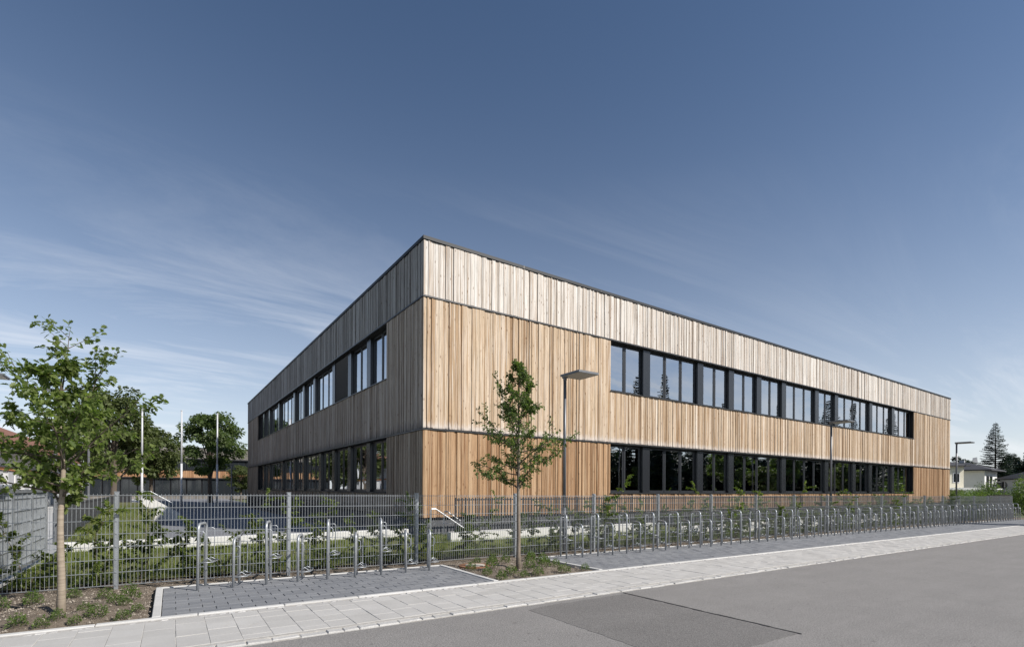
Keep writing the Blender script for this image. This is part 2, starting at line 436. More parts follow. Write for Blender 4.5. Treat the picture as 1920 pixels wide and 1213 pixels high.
# pavement of square slabs, staggered by column
walk = sheet('pavement', -30, 110, -4.12, -2.64, -.005, M['joint'])
rng = random.Random(11)
def slab_mesh(name, mat, w, l, c=.006):
    mb = MB(); mb.cbox(-w/2, w/2, -l/2, l/2, -.06, 0, c); return mb.mesh(name, mat)
SL = .296
sm = slab_mesh('slab', M['slab'], .2925, .2925, .003)
count = 0
far = MB()
k = 0
x = -2.2
while x < 75:
    off = (SL*.5 if k % 2 else 0) + .02
    y = -2.74 + off - SL*.5
    while y > -4.13:
        y1 = min(y + SL*.5, -2.735); y0 = max(y - SL*.5, -4.06)
        if y1 - y0 > .05:
            yc = (y0 + y1)/2; sy = (y1 - y0 - .004)/.2925
            if x > -1.15 and count < 300:
                o = obj('slab', sm, walk, (x + .15, yc, rng.uniform(-.003, .003)), (rng.uniform(-.004,.004), rng.uniform(-.004,.004), rng.uniform(-.006,.006)), (1, sy, 1)); count += 1
            else:
                far.cbox(x + .004, x + .292, y0 + .004, y1 - .004, -.06, rng.uniform(-.003, .003), .006)
        y -= SL
    x += SL; k += 1
stuff(far.build('slab_field', M['slab'], walk))
# row of granite setts between bays and slabs, kerb to the road
setts = sheet('sett_row', -30, 110, -2.735, -2.55, -.030, M['joint_dark'])
far = MB(); x = -2.2; n = 0
cob = []
for q in range(4):
    mb = MB(); mb.cbox(-.05, .05, -.043, .043, -.06, 0, .014, 0, [rng.uniform(-.006, .006) for _ in range(4)]); cob.append(mb.mesh('sett', M['cobble']))
edm = MB(); edm.cbox(-.495, .495, -.045, .045, -.10, 0, .006); edm = edm.mesh('edging_stone', M['edging'])
while x < 80:
    w = rng.uniform(.085, .125)
    if x > -1.2 and n < 170:
        obj('sett', cob[n % 4], setts, (x + w/2, -2.685 + rng.uniform(-.008, .008), rng.uniform(-.010, .002)), (0,0,rng.uniform(-.06,.06)), ((w - .010)/.1, rng.uniform(.9, 1.05), 1)); n += 1
    else: far.cbox(x + .004, x + w - .006, -2.728, -2.645, -.06, rng.uniform(-.010, .002), .012)
    x += w
stuff(far.build('sett_field', M['cobble'], setts))
kerb = sheet('kerb', -30, 110, -4.235, -4.115, -.022, M['joint'])
far = MB(); x = -2.4; n = 0
while x < 90:
    w = rng.uniform(.16, .34)
    if x > 1.0 and x < 22 and n < 90:
        mb = MB(); mb.cbox(0, w - .009, -4.222 + rng.uniform(-.022, .01), -4.070, -.07, rng.uniform(-.012, -.004), .010, 0, [rng.uniform(-.006, .004) for _ in range(4)])
        mb.build('kerb_stone', M['kerbstone'], kerb, (x, 0, 0)); n += 1
    else: far.cbox(x, x + w - .009, -4.225 + rng.uniform(-.02, .01), -4.070, -.07, rng.uniform(-.012, -.004), .010)
    x += w
stuff(far.build('kerb_field', M['kerbstone'], kerb))
# edging stones: long strip along the front plus bay sides and rear
edging = sheet('edging_strip', -30, 110, -2.61, -2.50, -.05, M['joint_dark'])
x = -2.0; n = 0
while x < 70:
    obj('edging_stone', edm, edging, (x + .5, -2.592, .012 + rng.uniform(-.003, .003)), (0,0,0), (1,1,1)); x += 1.0; n += 1

def bay(name, x0, x1, label_rows):
    y0, y1 = -2.545, -.36
    b = sheet(name, x0, x1, y0, y1, -.008, M['joint_dark'])
    rows = 11; rh = (y1 - y0)/rows
    pm = MB(); pm.cbox(-.146, .146, -rh/2 + .0025, rh/2 - .0025, -.05, 0, .004); pm = pm.mesh('paver', M['paver'])
    far = MB(); n = 0
    k = 0; cells = []
    for r in range(rows):
        x = x0 + (0 if r % 2 else -.15)
        while x < x1:
            a, e = max(x, x0), min(x + .3, x1)
            if e - a > .03: cells.append((a, e, y0 + rh*(r + .5)))
            x += .3
    cells.sort(key=lambda c: c[0])
    for a, e, yc in cells:
        if n < 300:
            obj('paver', pm, b, ((a + e)/2, yc, rng.uniform(-.002, .003)), (rng.uniform(-.006,.006), rng.uniform(-.006,.006), 0), ((e - a)/.3, 1, 1)); n += 1
        else: far.cbox(a + .003, e - .003, yc - rh/2 + .0035, yc + rh/2 - .0035, -.05, rng.uniform(-.002, .003), .005)
    if far.v: stuff(far.build('paver_field', M['paver'], b))
    for xe, L in ((x0 - .05, 1),):
        for i in range(3): obj('edging_stone', edm, b, (xe, y0 + .02 + .73*(i + .5), .016), (0,0,PI/2), (.735, 1.0, 1))
    if x1 < 20:
        for i in range(3): obj('edging_stone', edm, b, (x1 + .05, y0 + .02 + .73*(i + .5), .016), (0,0,PI/2), (.735, 1.0, 1))
    x = x0 - .1
    while x < x1 + .1:
        l = min(1.0, x1 + .1 - x); obj('edging_stone', edm, b, (x + l/2, y1 + .035, .012), (0,0,0), (l, .7, 1)); x += 1.0
    return b
bay('bike_bay', .62, 5.38, 0)
bay('long_bike_bay', 7.95, 46.2, 0)

# planting beds: soil, mounded round the trees
TREES = [(-.42, -1.68), (6.48, -1.66)]
nx, ny = 420, 26
mb = MB()
X0, X1, Y0, Y1 = -6.0, 50.0, -2.56, 1.0
nr = np.random.RandomState(3)
hn = nr.rand(nx + 1, ny + 1)
for i in range(nx + 1):
    for j in range(ny + 1):
        x = X0 + (X1 - X0)*i/nx; y = Y0 + (Y1 - Y0)*j/ny
        z = -.012 + .028*(hn[i, j] - .5) + .012*math.sin(x*2.1) * math.sin(y*3.3 + x)
        for tx, ty in TREES:
            d = math.hypot(x - tx, y - ty)
            z += .075*math.exp(-((d - .42)/.22)**2) - .02*math.exp(-(d/.15)**2)
        inb = (.45 < x < 5.55 or 7.75 < x < 46.4) and y < -.27
        if inb: z = -.10
        if y < -2.46: z = min(z, -.05)
        mb.v.append((x, y, z))
for i in range(nx):
    for j in range(ny):
        a = i*(ny + 1) + j; mb.f.append((a, a + ny + 1, a + ny + 2, a + 1)); mb.r.append(0); mb.mi.append(0)
bed = struct(mb.build('planting_bed', M['soil'], None, (0,0,0), TILT, smooth=True))
rng = random.Random(21); mb = MB(); n = 0
while n < 5200:
    if rng.random() < .62: x, y = (rng.uniform(-1.8, .5), rng.uniform(-2.45, -.1)) if rng.random() < .5 else (rng.uniform(5.5, 7.85), rng.uniform(-2.45, -.1))
    else: x, y = rng.uniform(-1.5, 26), rng.uniform(-.28, .45)
    s = rng.uniform(.005, .016) * (1.7 if rng.random() < .06 else 1)
    zz0 = 0.0
    for tx, ty in TREES: zz0 += .075*math.exp(-((math.hypot(x - tx, y - ty) - .42)/.22)**2)
    vs = [(x + s*rng.uniform(.6,1.2)*math.cos(a), y + s*rng.uniform(.6,1.2)*math.sin(a), zz0 - .004) for a in (0, 1.57, 3.14, 4.71)]
    vs += [(x + s*.2, y, zz0 + s*rng.uniform(.5, 1.0))]
    mb.add(vs, [(0,1,4),(1,2,4),(2,3,4),(3,0,4)]); n += 1
stuff(mb.build('soil_clods', M['clod'], bed))

# manhole in the bed
mh = thing('manhole', 'round concrete manhole cover in a rusty iron ring set in the soil', 'manhole', (5.98, -.80, gz(6) - .004))
def disc(mb, r0, r1, z0, z1, n=28):
    vs = []
    for k in range(n):
        a = 2*PI*k/n; c, s = math.cos(a), math.sin(a)
        vs += [(r0*c, r0*s, z1), (r1*c, r1*s, z1), (r1*c, r1*s, z0), (r0*c, r0*s, z0)]
    fs = []
    for k in range(n):
        a, b = 4*k, 4*((k + 1) % n)
        fs += [(a, a+1, b+1, b), (a+1, a+2, b+2, b+1), (a+3, a, b, b+3)]
    mb.add(vs, fs)
mb = MB(); disc(mb, .215, .33, -.05, .028); mb.build('iron_ring', M['rust'], mh)
mb = MB(); disc(mb, 0.0, .205, -.05, .036); mb.build('lid', M['lid'], mh)

# lawn behind the fence, banks, paths, court
def grid(name, x0, x1, y0, y1, fz, mat, nx=40, ny=20, rot=TILT):
    mb = MB()
    for i in range(nx + 1):
        for j in range(ny + 1):
            x = x0 + (x1 - x0)*i/nx; y = y0 + (y1 - y0)*j/ny; mb.v.append((x, y, fz(x, y)))
    for i in range(nx):
        for j in range(ny):
            a = i*(ny + 1) + j; mb.f.append((a, a + ny + 1, a + ny + 2, a + 1)); mb.r.append(0); mb.mi.append(0)
    return struct(mb.build(name, mat, None, (0,0,0), rot, smooth=True))
def lawn_z(x, y): return .01 + .018*max(0, y - .5) + .015*math.sin(1.3*x)*math.sin(1.9*y + x)
lawn = grid('lawn', -1.45, 47, .55, 5.25, lawn_z, M['lawn'], 160, 20)
bank = grid('grass_bank', -1.45, .2, 5.45, 20, lambda x, y: .22 + .045*(y - 5.4)*(1 if x < -.3 else .6), M['lawn'], 8, 24)
sheet('courtyard', -1.4, 7.6, 5.5, 90, -.02, M['court'])
sheet('driveway', -8.0, -1.6, 1.0, 90, -.03, M['path'])
sheet('terrace', 7.6, 60, 3.7, 8.0, -.10, M['gravel'])
# grass blades
nr = np.random.RandomState(8)
def blades(n, fx, fy, fz, hmin, hmax):
    x = fx(n); y = fy(n); k = nr.rand(n)
    pat = np.sin(x*1.7 + y) * np.sin(y*2.3 - x*.6) + .35*nr.randn(n)
    keep = pat > -.62
    x, y, k = x[keep], y[keep], k[keep]; n = len(x)
    z = np.array([fz(a, b) for a, b in zip(x, y)])
    a = nr.rand(n)*2*PI; h = hmin + (hmax - hmin)*nr.rand(n)**1.5; w = .004 + .004*nr.rand(n)
    lean = .5*h*nr.rand(n); b = nr.rand(n)*2*PI
    V = np.empty((n, 3, 3))
    V[:,0] = np.c_[x - w*np.cos(a), y - w*np.sin(a), z - .01]; V[:,1] = np.c_[x + w*np.cos(a), y + w*np.sin(a), z - .01]
    V[:,2] = np.c_[x + lean*np.cos(b), y + lean*np.sin(b), z + h]
    return V.reshape(-1, 3)
def tri_obj(name, V, mat, parent):
    n = len(V)//3; me = bpy.data.meshes.new(name)
    me.vertices.add(n*3); me.vertices.foreach_set('co', V.ravel())
    me.loops.add(n*3); me.loops.foreach_set('vertex_index', np.arange(n*3))
    me.polygons.add(n); me.polygons.foreach_set('loop_start', np.arange(0, n*3, 3))
    me.materials.append(mat); me.update(calc_edges=True)
    return obj(name, me, parent)
stuff(tri_obj('grass', blades(52000, lambda n: -1.4 + 19*nr.rand(n)**1.25, lambda n: .6 + 4.5*nr.rand(n), lawn_z, .04, .15), M['grass'], lawn))
stuff(tri_obj('grass', blades(9000, lambda n: 17 + 28*nr.rand(n), lambda n: .6 + 1.2*nr.rand(n), lawn_z, .06, .18), M['grass'], lawn))
stuff(tri_obj('grass', blades(9000, lambda n: -1.4 + 1.5*nr.rand(n), lambda n: 5.5 + 12*nr.rand(n), lambda x, y: .22 + .045*(y - 5.4)*(1 if x < -.3 else .6), .05, .16), M['grass'], bank))

# low concrete walls
def wall(name, label, x0, x1, y0, y1, z0, z1):
    w = thing(name, label, 'wall', ((x0 + x1)/2, (y0 + y1)/2, z0))
    n = max(1, round((x1 - x0)/2.6)); L = (x1 - x0)/n
    for i in range(n):
        mb = MB(); mb.cbox(x0 + i*L + .006 - (x0 + x1)/2, x0 + (i + 1)*L - .006 - (x0 + x1)/2, -(y1 - y0)/2, (y1 - y0)/2, 0, z1 - z0, .012)
        mb.build('wall_segment', M['concrete'], w)
wall('retaining_wall', 'low pale concrete wall across the lawn in front of the dark courtyard', -1.4, 7.0, 5.26, 5.50, -.4, .305)
wall('retaining_wall', 'low pale concrete wall beginning beside the steps with the handrail', 7.6, 16.4, 3.52, 3.76, -.4, .300)
wall('retaining_wall', 'long low pale concrete wall close behind the hedge and long bike row', 15.8, 46.0, 1.72, 1.96, -.5, .285)
wd = thing('stair_cheek', 'white sloping concrete stair cheek beside the grass bank', 'wall', (-.45, 19.5, -.1))
mb = MB(); mb.add([(0,0,0),(1.5,0,0),(1.5,0,.45),(.35,0,1.22),(0,0,1.22),(0,.25,0),(1.5,.25,0),(1.5,.25,.45),(.35,.25,1.22),(0,.25,1.22)],
                  [(0,1,2,3,4),(9,8,7,6,5),(0,5,6,1),(1,6,7,2),(2,7,8,3),(3,8,9,4),(4,9,5,0)]); mb.build('cheek', M['concrete'], wd)
mb = MB(); mb.tube([(0,.1,1.5),(.35,.1,1.5),(1.5,.1,.75)], .014); mb.tube([(.1,.1,1.2),(.1,.1,1.5)], .016); mb.tube([(1.4,.1,.5),(1.4,.1,.82)], .016); mb.build('handrail', M['galv'], wd)

# stainless stair rails by the corner
hr = thing('handrail', 'bright stainless handrail sloping down beside the corner of the timber building', 'handrail', (7.3, 4.4, -.1))
mb = MB(); mb.tube([(.06,0,-.1),(.06,0,1.02),(.09,0,1.06),(.22,0,1.06),(1.34,0,.35),(1.55,0,.22)], .021); mb.build('rail', M['stainless'], hr)
mb = MB(); mb.tube([(1.34,0,-.2),(1.34,0,.34)], .018); mb.build('baluster', M['stainless'], hr)
hr = thing('handrail', 'second stainless handrail half hidden by the dark upright bars', 'handrail', (8.2, 5.2, -.1))
mb = MB(); mb.tube([(0,0,-.1),(0,0,.92),(.05,0,.95),(.12,0,.93),(.6,0,.62)], .021); mb.build('rail', M['stainless'], hr)

# dark flat bar railings
barm = MB(); barm.box(-.006, .006, -.03, .03, 0, 1.0); barm = barm.mesh('bar', M['blackbar'])
def bar_rail(name, label, p0, p1, z0, z1, step, n_obj, ang=0.0, thick=1.0):
    p0 = Vector(p0); p1 = Vector(p1); L = (p1 - p0).length; d = (p1 - p0)/L
    r = thing(name, label, 'railing', (p0.x, p0.y, z0), math.atan2(d.y, d.x))
    n = int(L/step); far = MB()
    for i in range(n):
        if i < n_obj: obj('bar', barm, r, (i*step, 0, 0), (0,0,ang), (3.4*thick, .28, z1 - z0))
        else: far.box(i*step - .0204*thick, i*step + .0204*thick, -.0084, .0084, 0, z1 - z0)
    if far.v: stuff(far.build('bar_field', M['blackbar'], r))
    mb = MB(); mb.box(0, L, .009, .03, .06, .10); mb.build('bottom_rail', M['blackbar'], r)
    mb = MB(); mb.box(0, L, .009, .03, z1 - z0 - .09, z1 - z0 - .05); mb.build('top_rail', M['blackbar'], r)
    return r
bar_rail('bar_railing', 'dark flat bar railing standing in front of the sunlit timber facade', (8.38, 4.75), (46.5, 5.35), -.15, 1.30, .128, 300)
bar_rail('bar_railing', 'black flat bar railing along the pale driveway and grass bank', (-1.5, 6.2), (-1.5, 33), -.05, 1.18, .24, 120, .35, 1.6)
bar_rail('bar_railing', 'dark flat bar railing along the shaded side of the timber building', (6.4, 6.2), (6.15, 40), -.10, 1.02, .22, 150)

# ------------------------------------------------------------------ main timber building
BR = .6026 - AZ
C0 = cam2w(-3.1038*.95, 18*.95)
bld = thing('school_building', 'large two storey building clad in vertical larch boards with dark window bands', 'building', (C0.x, C0.y, 0), BR)
L1, L2 = 51.45, 40.95
ZR, ZU, ZL, ZS, ZB, ZS2 = 9.985, 7.998, 3.578, 1.413, .62, 5.786
OR = (8.64, 42.83); OL = (3.31, 34.79)
MOD, PW = 1.333, .46
counts = {('R', 1): [2,3,2,2,2,3,2,4,3,3], ('R', 0): [2,3,2,4,4,3,2,3,3], ('L', 1): [2,2,2,3,2,2,4,3,2,2], ('L', 0): [2,2,2,2,3,2,3,4,2,2]}
# side 'R': along = x, depth into the building = +y ; side 'L': along = y, depth = +x
def P(side, t, d, z): return (t, d, z) if side == 'R' else (d, t, z)
def fbox(mb, side, t0, t1, d0, d1, z0, z1, r=0.0, mi=0):
    if side == 'R': mb.box(t0, t1, d0, d1, z0, z1, r, mi)
    else: mb.box(d0, d1, t0, t1, z0, z1, r, mi)
segs = {}
for side, L, O in (('R', L1, OR), ('L', L2, OL)):
    a, b = O
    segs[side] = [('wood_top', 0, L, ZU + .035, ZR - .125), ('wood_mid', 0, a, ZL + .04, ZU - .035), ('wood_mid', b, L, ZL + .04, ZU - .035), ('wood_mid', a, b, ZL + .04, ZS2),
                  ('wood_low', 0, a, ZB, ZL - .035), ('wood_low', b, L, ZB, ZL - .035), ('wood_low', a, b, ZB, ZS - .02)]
core = MB()
for side in 'RL':
    for m, a, b, z0, z1 in segs[side]:
        e = .04 if side == 'R' and a == 0 else (.42 if side == 'L' and a == 0 else 0)
        fbox(core, side, a + e, b, 0.0, .42, z0 - (.05 if z0 < 1 else .08), z1 + (.09 if z1 > 9 else .06))
wallc = core.build('wall', M['membrane'], bld)
mb = MB(); mb.box(.06, L1 - .06, .06, .40, -.5, ZB - .03); mb.box(.06, .40, .41, L2 - .06, -.5, ZB - .03); mb.build('plinth', M['plinth'], bld)
mb = MB(); mb.box(.05, L1 - .05, .05, L2 - .05, ZR - .35, ZR - .12); mb.box(L1 - .4, L1, .0, L2, -.4, ZR - .13); mb.box(0, L1, L2 - .4, L2, -.4, ZR - .13); mb.build('roof', M['membrane'], bld)
mb = MB()
mb.box(-.085, L1 + .085, -.085, .35, ZR - .11, ZR); mb.box(-.085, .35, .352, L2 + .085, ZR - .11, ZR); mb.box(L1 - .3, L1 + .085, .352, L2 + .085, ZR - .11, ZR); mb.box(-.085, L1 + .085, L2 - .3, L2 + .085, ZR - .111, ZR + .001)
cop = mb.build('coping', M['coping'], bld)
mb = MB()
for i in range(1, 13): mb.box(i*4.0, i*4.0 + .05, -.0875, .34, ZR - .112, ZR + .003)
for i in range(1, 10): mb.box(-.0875, .34, i*4.0, i*4.0 + .05, ZR - .112, ZR + .003)
mb.build('coping_joint', M['flashing'], cop)
for z in (ZU, ZL):
    mb = MB()
    mb.box(-.085, L1 + .02, -.085, .05, z - .028, z + .022); mb.box(-.085, .05, .052, L2 + .02, z - .028, z + .022)
    mb.build('band_flashing', M['flashing'], bld)
# boards
rng = random.Random(77)
boards = []
camb = Matrix.Rotation(-BR, 4, 'Z') @ (CAM - Vector((C0.x, C0.y, 0)))
for side in 'RL':
    for m, a, b, z0, z1 in segs[side]:
        t = a if not (side == 'R' and a == 0) else -.055
        if side == 'L' and a == 0: t = -.03
        while t < b - .02:
            w = rng.choice((.035, .042, .05, .05, .06, .06, .08, .08, .105, .13, .15))
            if b - (t + w) < .05: w = b - t
            d = -(.028 + rng.choice((0, .012, .024, .032)) + rng.uniform(0, .004))
            if side == 'L' and t < 0: d = -.03
            zt = z0 + rng.uniform(-.008, .008)
            c = Vector(P(side, t + w/2, 0, (z0 + z1)/2))
            size = w*(z1 - z0)/((c - camb).length**2) * (1.0 if side == 'R' else .45)
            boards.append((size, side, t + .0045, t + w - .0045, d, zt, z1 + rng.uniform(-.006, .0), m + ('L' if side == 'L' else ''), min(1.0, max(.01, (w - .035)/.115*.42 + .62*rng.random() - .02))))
            t += w
boards.sort(key=lambda q: -q[0])
rest = {}
for i, (s, side, t0, t1, d, z0, z1, m, r) in enumerate(boards):
    if i < 300:
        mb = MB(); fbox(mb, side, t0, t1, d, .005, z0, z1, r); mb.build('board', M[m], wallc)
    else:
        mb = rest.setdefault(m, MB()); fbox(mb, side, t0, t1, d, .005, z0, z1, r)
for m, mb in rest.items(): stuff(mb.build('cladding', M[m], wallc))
# windows
DW = .215
rngw = random.Random(4)
def window(side, row, t0, t1, n, z0, z1, idx):
    """frame with sashes between t0 and t1; panes are sub-parts"""
    mb = MB()
    fw = .075
    fbox(mb, side, t0, t1, DW - .010, DW + .06, z0, z0 + .115); fbox(mb, side, t0, t1, DW - .010, DW + .06, z1 - .10, z1)
    fbox(mb, side, t0, t0 + fw, DW - .010, DW + .06, z0 + .115, z1 - .10); fbox(mb, side, t1 - fw, t1, DW - .010, DW + .06, z0 + .115, z1 - .10)
    sw = (t1 - t0)/n
    for i in range(1, n):
        c = t0 + sw*i
        fbox(mb, side, c - .098, c + .098, DW - .012, DW + .06, z0 + .115, z1 - .10)
        fbox(mb, side, c - .022, c + .022, DW - .028, DW - .013, z0 + .03, z1 - .02)
    w = mb.build('window', M['anthracite'], bld)
    for i in range(n):
        a = t0 + sw*i + (fw if i == 0 else .098); b = t0 + sw*(i + 1) - (fw if i == n - 1 else .098)
        pm = MB(); e = rngw.uniform(-.002, .002)
        vs = [P(side, a, DW + .006 + e, z0 + .115), P(side, b, DW + .006 - e, z0 + .115), P(side, b, DW + .006 - e*.5, z1 - .10), P(side, a, DW + .006 + e*.5, z1 - .10)]
        pm.add(vs, [(0,1,2,3) if side == 'R' else (3,2,1,0)])
        pm.build('pane', M['glass'], w)
    return w
for side, O in (('R', OR), ('L', OL)):
    for row in (0, 1):
        z0, z1 = ((ZS + .03, ZL - .03) if row == 0 else (ZS2 + .03, ZU - .03))
        mb = MB(); fbox(mb, side, O[0] - .03, O[1] + .03, -.10, .44, z0 - .035, z0 - .003); mb.build('sill', M['flashing'], bld)
        t = O[0]
        cs = counts[(side, row)]
        for i, n in enumerate(cs):
            last = i == len(cs) - 1
            t1 = min(t + n*MOD - PW, O[1])
            if last: t1 = O[1] - .02
            w = window(side, row, t, t1, n, z0, z1, i)
            if side == 'L' and row == 1 and i == 2:
                mbb = MB()
                nsl = 34
                for q in range(nsl):
                    zc = z0 + .06 + q*(z1 - z0 - .10)/nsl
                    mbb.add([P('L', t + .05, .085, zc + .018), P('L', t1 - .05, .085, zc + .018), P('L', t1 - .05, .13, zc - .018), P('L', t + .05, .13, zc - .018)], [(0,1,2,3)])
                mbb.build('venetian_blind', M['lamp_grey'], w)
            if side == 'R' and row == 1 and i in (1, 2):
                sw = (t1 - t)/n
                for q in range(6 if i == 2 else 5):
                    tq = t + .25 + q*(.42 if i == 2 else .62); mbb = MB(); fbox(mbb, 'R', tq, tq + .08, DW + .05, DW + .056, z0 + .20, z0 + .31); mbb.build('paper_slip', M['paper'], w)
            if side == 'R' and row == 1 and i == 6:
                mbb = MB(); fbox(mbb, 'R', t + 1.15, t + 1.75, DW + .05, DW + .06, z0 + .55, z0 + .72); mbb.build('green_sign', M['green_sign'], w)
            if side == 'R' and row == 0 and i == 2:
                mbb = MB(); fbox(mbb, 'R', t + .1, t + 1.0, DW + .25, DW + .27, z0 + .1, z1 - .25); mbb.build('curtain', M['curtain'], w)
            if not last:
                mbb = MB(); fbox(mbb, side, t1, t1 + PW, .075, DW + .05, z0, z1 + .005); mbb.build('pilaster', M['panel'], bld)
            t = t1 + PW
# rooms behind the glass
for row, (zf, zc) in enumerate(((.62, 3.70), (4.75, 8.15))):
    mb = MB(); mb.box(.5, L1 - .5, .48, 7.5, zf - .12, zf); mb.box(.5, 7.5, 7.51, L2 - .5, zf - .12, zf); mb.build('room_floor', M['intfloor'], bld)
    mb = MB(); mb.box(.5, L1 - .5, .48, 7.5, zc, zc + .1); mb.box(.5, 7.5, 7.51, L2 - .5, zc, zc + .1)
    mb.box(7.5, L1 - .5, 7.4, 7.5, zf, zc); mb.box(7.4, 7.5, 7.52, L2 - .5, zf, zc)
    for x in (8.5, 17.6, 26.9, 34.9, 43.0): mb.box(x, x + .15, .6, 7.4, zf, zc)
    for y in (8.4, 20.3, 30.0, 35.0): mb.box(.6, 7.4, y, y + .15, zf, zc)
    mb.build('room_wall', M['interior'], bld)

# ------------------------------------------------------------------ mesh fence
fence = thing('mesh_fence', 'galvanised double rod mesh fence with square posts along the bike bays', 'fence', (0, 0, 0))
fence.rotation_euler = TILT
FP = 2.513
mb = MB()
for i in range(51):
    x = .03 + i*.05
    if x > FP - .02: break
    mb.box(x - .0029, x + .0029, -.0029, .0029, .045, 1.475)
for j in range(8):
    z = .052 + j*.2
    for d in (-.009, .009): mb.box(.005, FP - .005, d - .0038, d + .0038, z - .0038, z + .0038)
pm = mb.mesh('mesh_panel', M['galv'])
mb = MB(); mb.box(-.03, .03, .012, .072, -.3, 1.50); mb.box(-.036, .036, .006, .078, 1.50, 1.512)
for j in range(8): mb.box(-.014, .014, -.020, -.0135, .04 + j*.2, .065 + j*.2); mb.box(-.006, .006, -.0255, -.0205, .048 + j*.2, .058 + j*.2)
mb.box(-.024, .024, -.0130, .0118, -.02, 1.49)
po = mb.mesh('post', M['galv'])
for k in range(-2, 20):
    if k < 19: obj('mesh_panel', pm, fence, (k*FP, 0, 0))
    obj('post', po, fence, (k*FP, 0, 0))

# galvanised gate at the left
gt = thing('yard_gate', 'galvanised yard gate standing open with a heavy square post', 'gate', (-1.62, .25, gz(-1.6)))
mb = MB(); mb.box(-.10, .10, -.10, .10, -.3, 1.62); mb.build('gate_post', M['galv'], gt)
mb = MB(); mb.tube([(-1.6, .02, 1.56), (.14, .02, 1.56), (.14, 1.2, 1.56)], .042, 10); mb.build('top_tube', M['galv'], gt, (0, 0, 0))
mb = MB()
for y in (.30, 1.75, 3.2, 4.6): mb.box(.02, .08, y, y + .06, .08, 1.52)
mb.box(.02, .08, .36, 4.6, .08, .14); mb.box(.02, .08, .36, 4.6, 1.46, 1.52)
mb.build('leaf_frame', M['galv'], gt)
mb = MB()
for i in range(44): mb.box(.035, .048, .40 + i*.0965, .412 + i*.0965, .14, 1.46)
for j in range(6): mb.box(.030, .054, .38, 4.58, .25 + j*.22, .262 + j*.22)
mb.build('leaf_mesh', M['galv'], gt)
mb = MB(); mb.box(-.02, .03, .36, 4.6, .14, 1.46); mb.build('leaf_sheet', plain('pale_galvanised_sheet', (.55,.57,.59), .5, .3, .1), gt)

# ------------------------------------------------------------------ bike stands
def arc(c, r, a0, a1, n, u, v):
    return [c + u*(r*math.cos(a0 + (a1 - a0)*i/n)) + v*(r*math.sin(a0 + (a1 - a0)*i/n)) for i in range(n + 1)]
LEG = Vector((.135, .40, 0))            # front foot to rear foot
def stand_meshes(h, tray):
    L = LEG.length; e = LEG/L; z = Vector((0,0,1)); R = .095; tr = .0215
    a = Vector((0,0,0)); b = LEG.copy()
    side = Vector((1, 0, 0))
    pts = [a + z*-.12, a + z*(h - tr - R)] + arc(a + e*R + z*(h - tr - R), R, PI, PI/2, 6, e, z)[1:] + arc(b - e*R + z*(h - tr - R), R, PI/2, 0, 6, e, z) + [b + z*-.12]
    m1 = MB(); m1.tube(pts, tr, 10); m1 = m1.mesh('frame', M['galv_dark'], True)
    # locking loop near the front leg
    q = a + z*(h - .14) + side*.015
    m2 = MB(); m2.tube([q, q + side*.05, q + side*.075 - z*.03, q + side*.075 - z*.14, q + side*.05 - z*.17, q - z*.17], .0065, 6); m2 = m2.mesh('lock_loop', M['galv'], True)
    # wheel holder: rod down from the rear leg and a tray of rods
    t0 = z*tray
    m3 = MB()
    q = b + z*(h - .10)
    m3.tube([q + side*.01, q + side*.095, q + side*.12 - z*.025, b + side*.12 + t0 + z*.02, b + side*.12 + t0], .0075, 6)
    m3.tube([a + side*.01 + t0, a + side*.19 + t0, a + e*.10 + side*.20 + t0, b - e*.08 + side*.20 + t0, b + side*.17 + t0, b + side*.01 + t0], .009, 6)
    m3.tube([a + e*.16 + side*.02 + t0, a + e*.17 + side*.08 + t0 + z*.055, a + e*.18 + side*.14 + t0, a + e*.19 + side*.20 + t0], .007, 6)
    m3.tube([b - e*.10 + side*.02 + t0, b - e*.10 + side*.10 + t0 + z*.05, b - e*.10 + side*.19 + t0], .007, 6)
    m3 = m3.mesh('wheel_holder', M['galv'], True)
    return m1, m2, m3
TALL = stand_meshes(1.03, .41); LOWS = stand_meshes(.785, .15)
def nth(i):
    return '%d%s' % (i, 'th' if 10 <= i % 100 <= 20 else {1: 'st', 2: 'nd', 3: 'rd'}.get(i % 10, 'th'))
def place_stand(x, tall, label, group):
    o = thing('bike_stand', label, 'bike stand', (x, -.845, gz(x) + .012), rng.uniform(-.03, .03), group)
    o.rotation_euler = (rng.uniform(-.010, .010), rng.uniform(-.012, .012), rng.uniform(-.05, .05))
    for nm, me in zip(('frame', 'lock_loop', 'wheel_holder'), TALL if tall else LOWS): obj(nm, me, o)
    return o
for k in range(9):
    tall = k in (0, 2, 4, 6)
    place_stand(1.06 + .484*k, tall, '%s galvanised hoop bike stand, %s of the short row counted from the leafy oak' % ('tall' if tall else 'low', nth(k + 1)), 'bike stands of the short row')
for k in range(76):
    tall = k % 2 == 0
    place_stand(8.40 + .4955*k, tall, '%s galvanised hoop bike stand, %s of the long row counted from the slender oak' % ('tall' if tall else 'low', nth(k + 1)), 'bike stands of the long row')

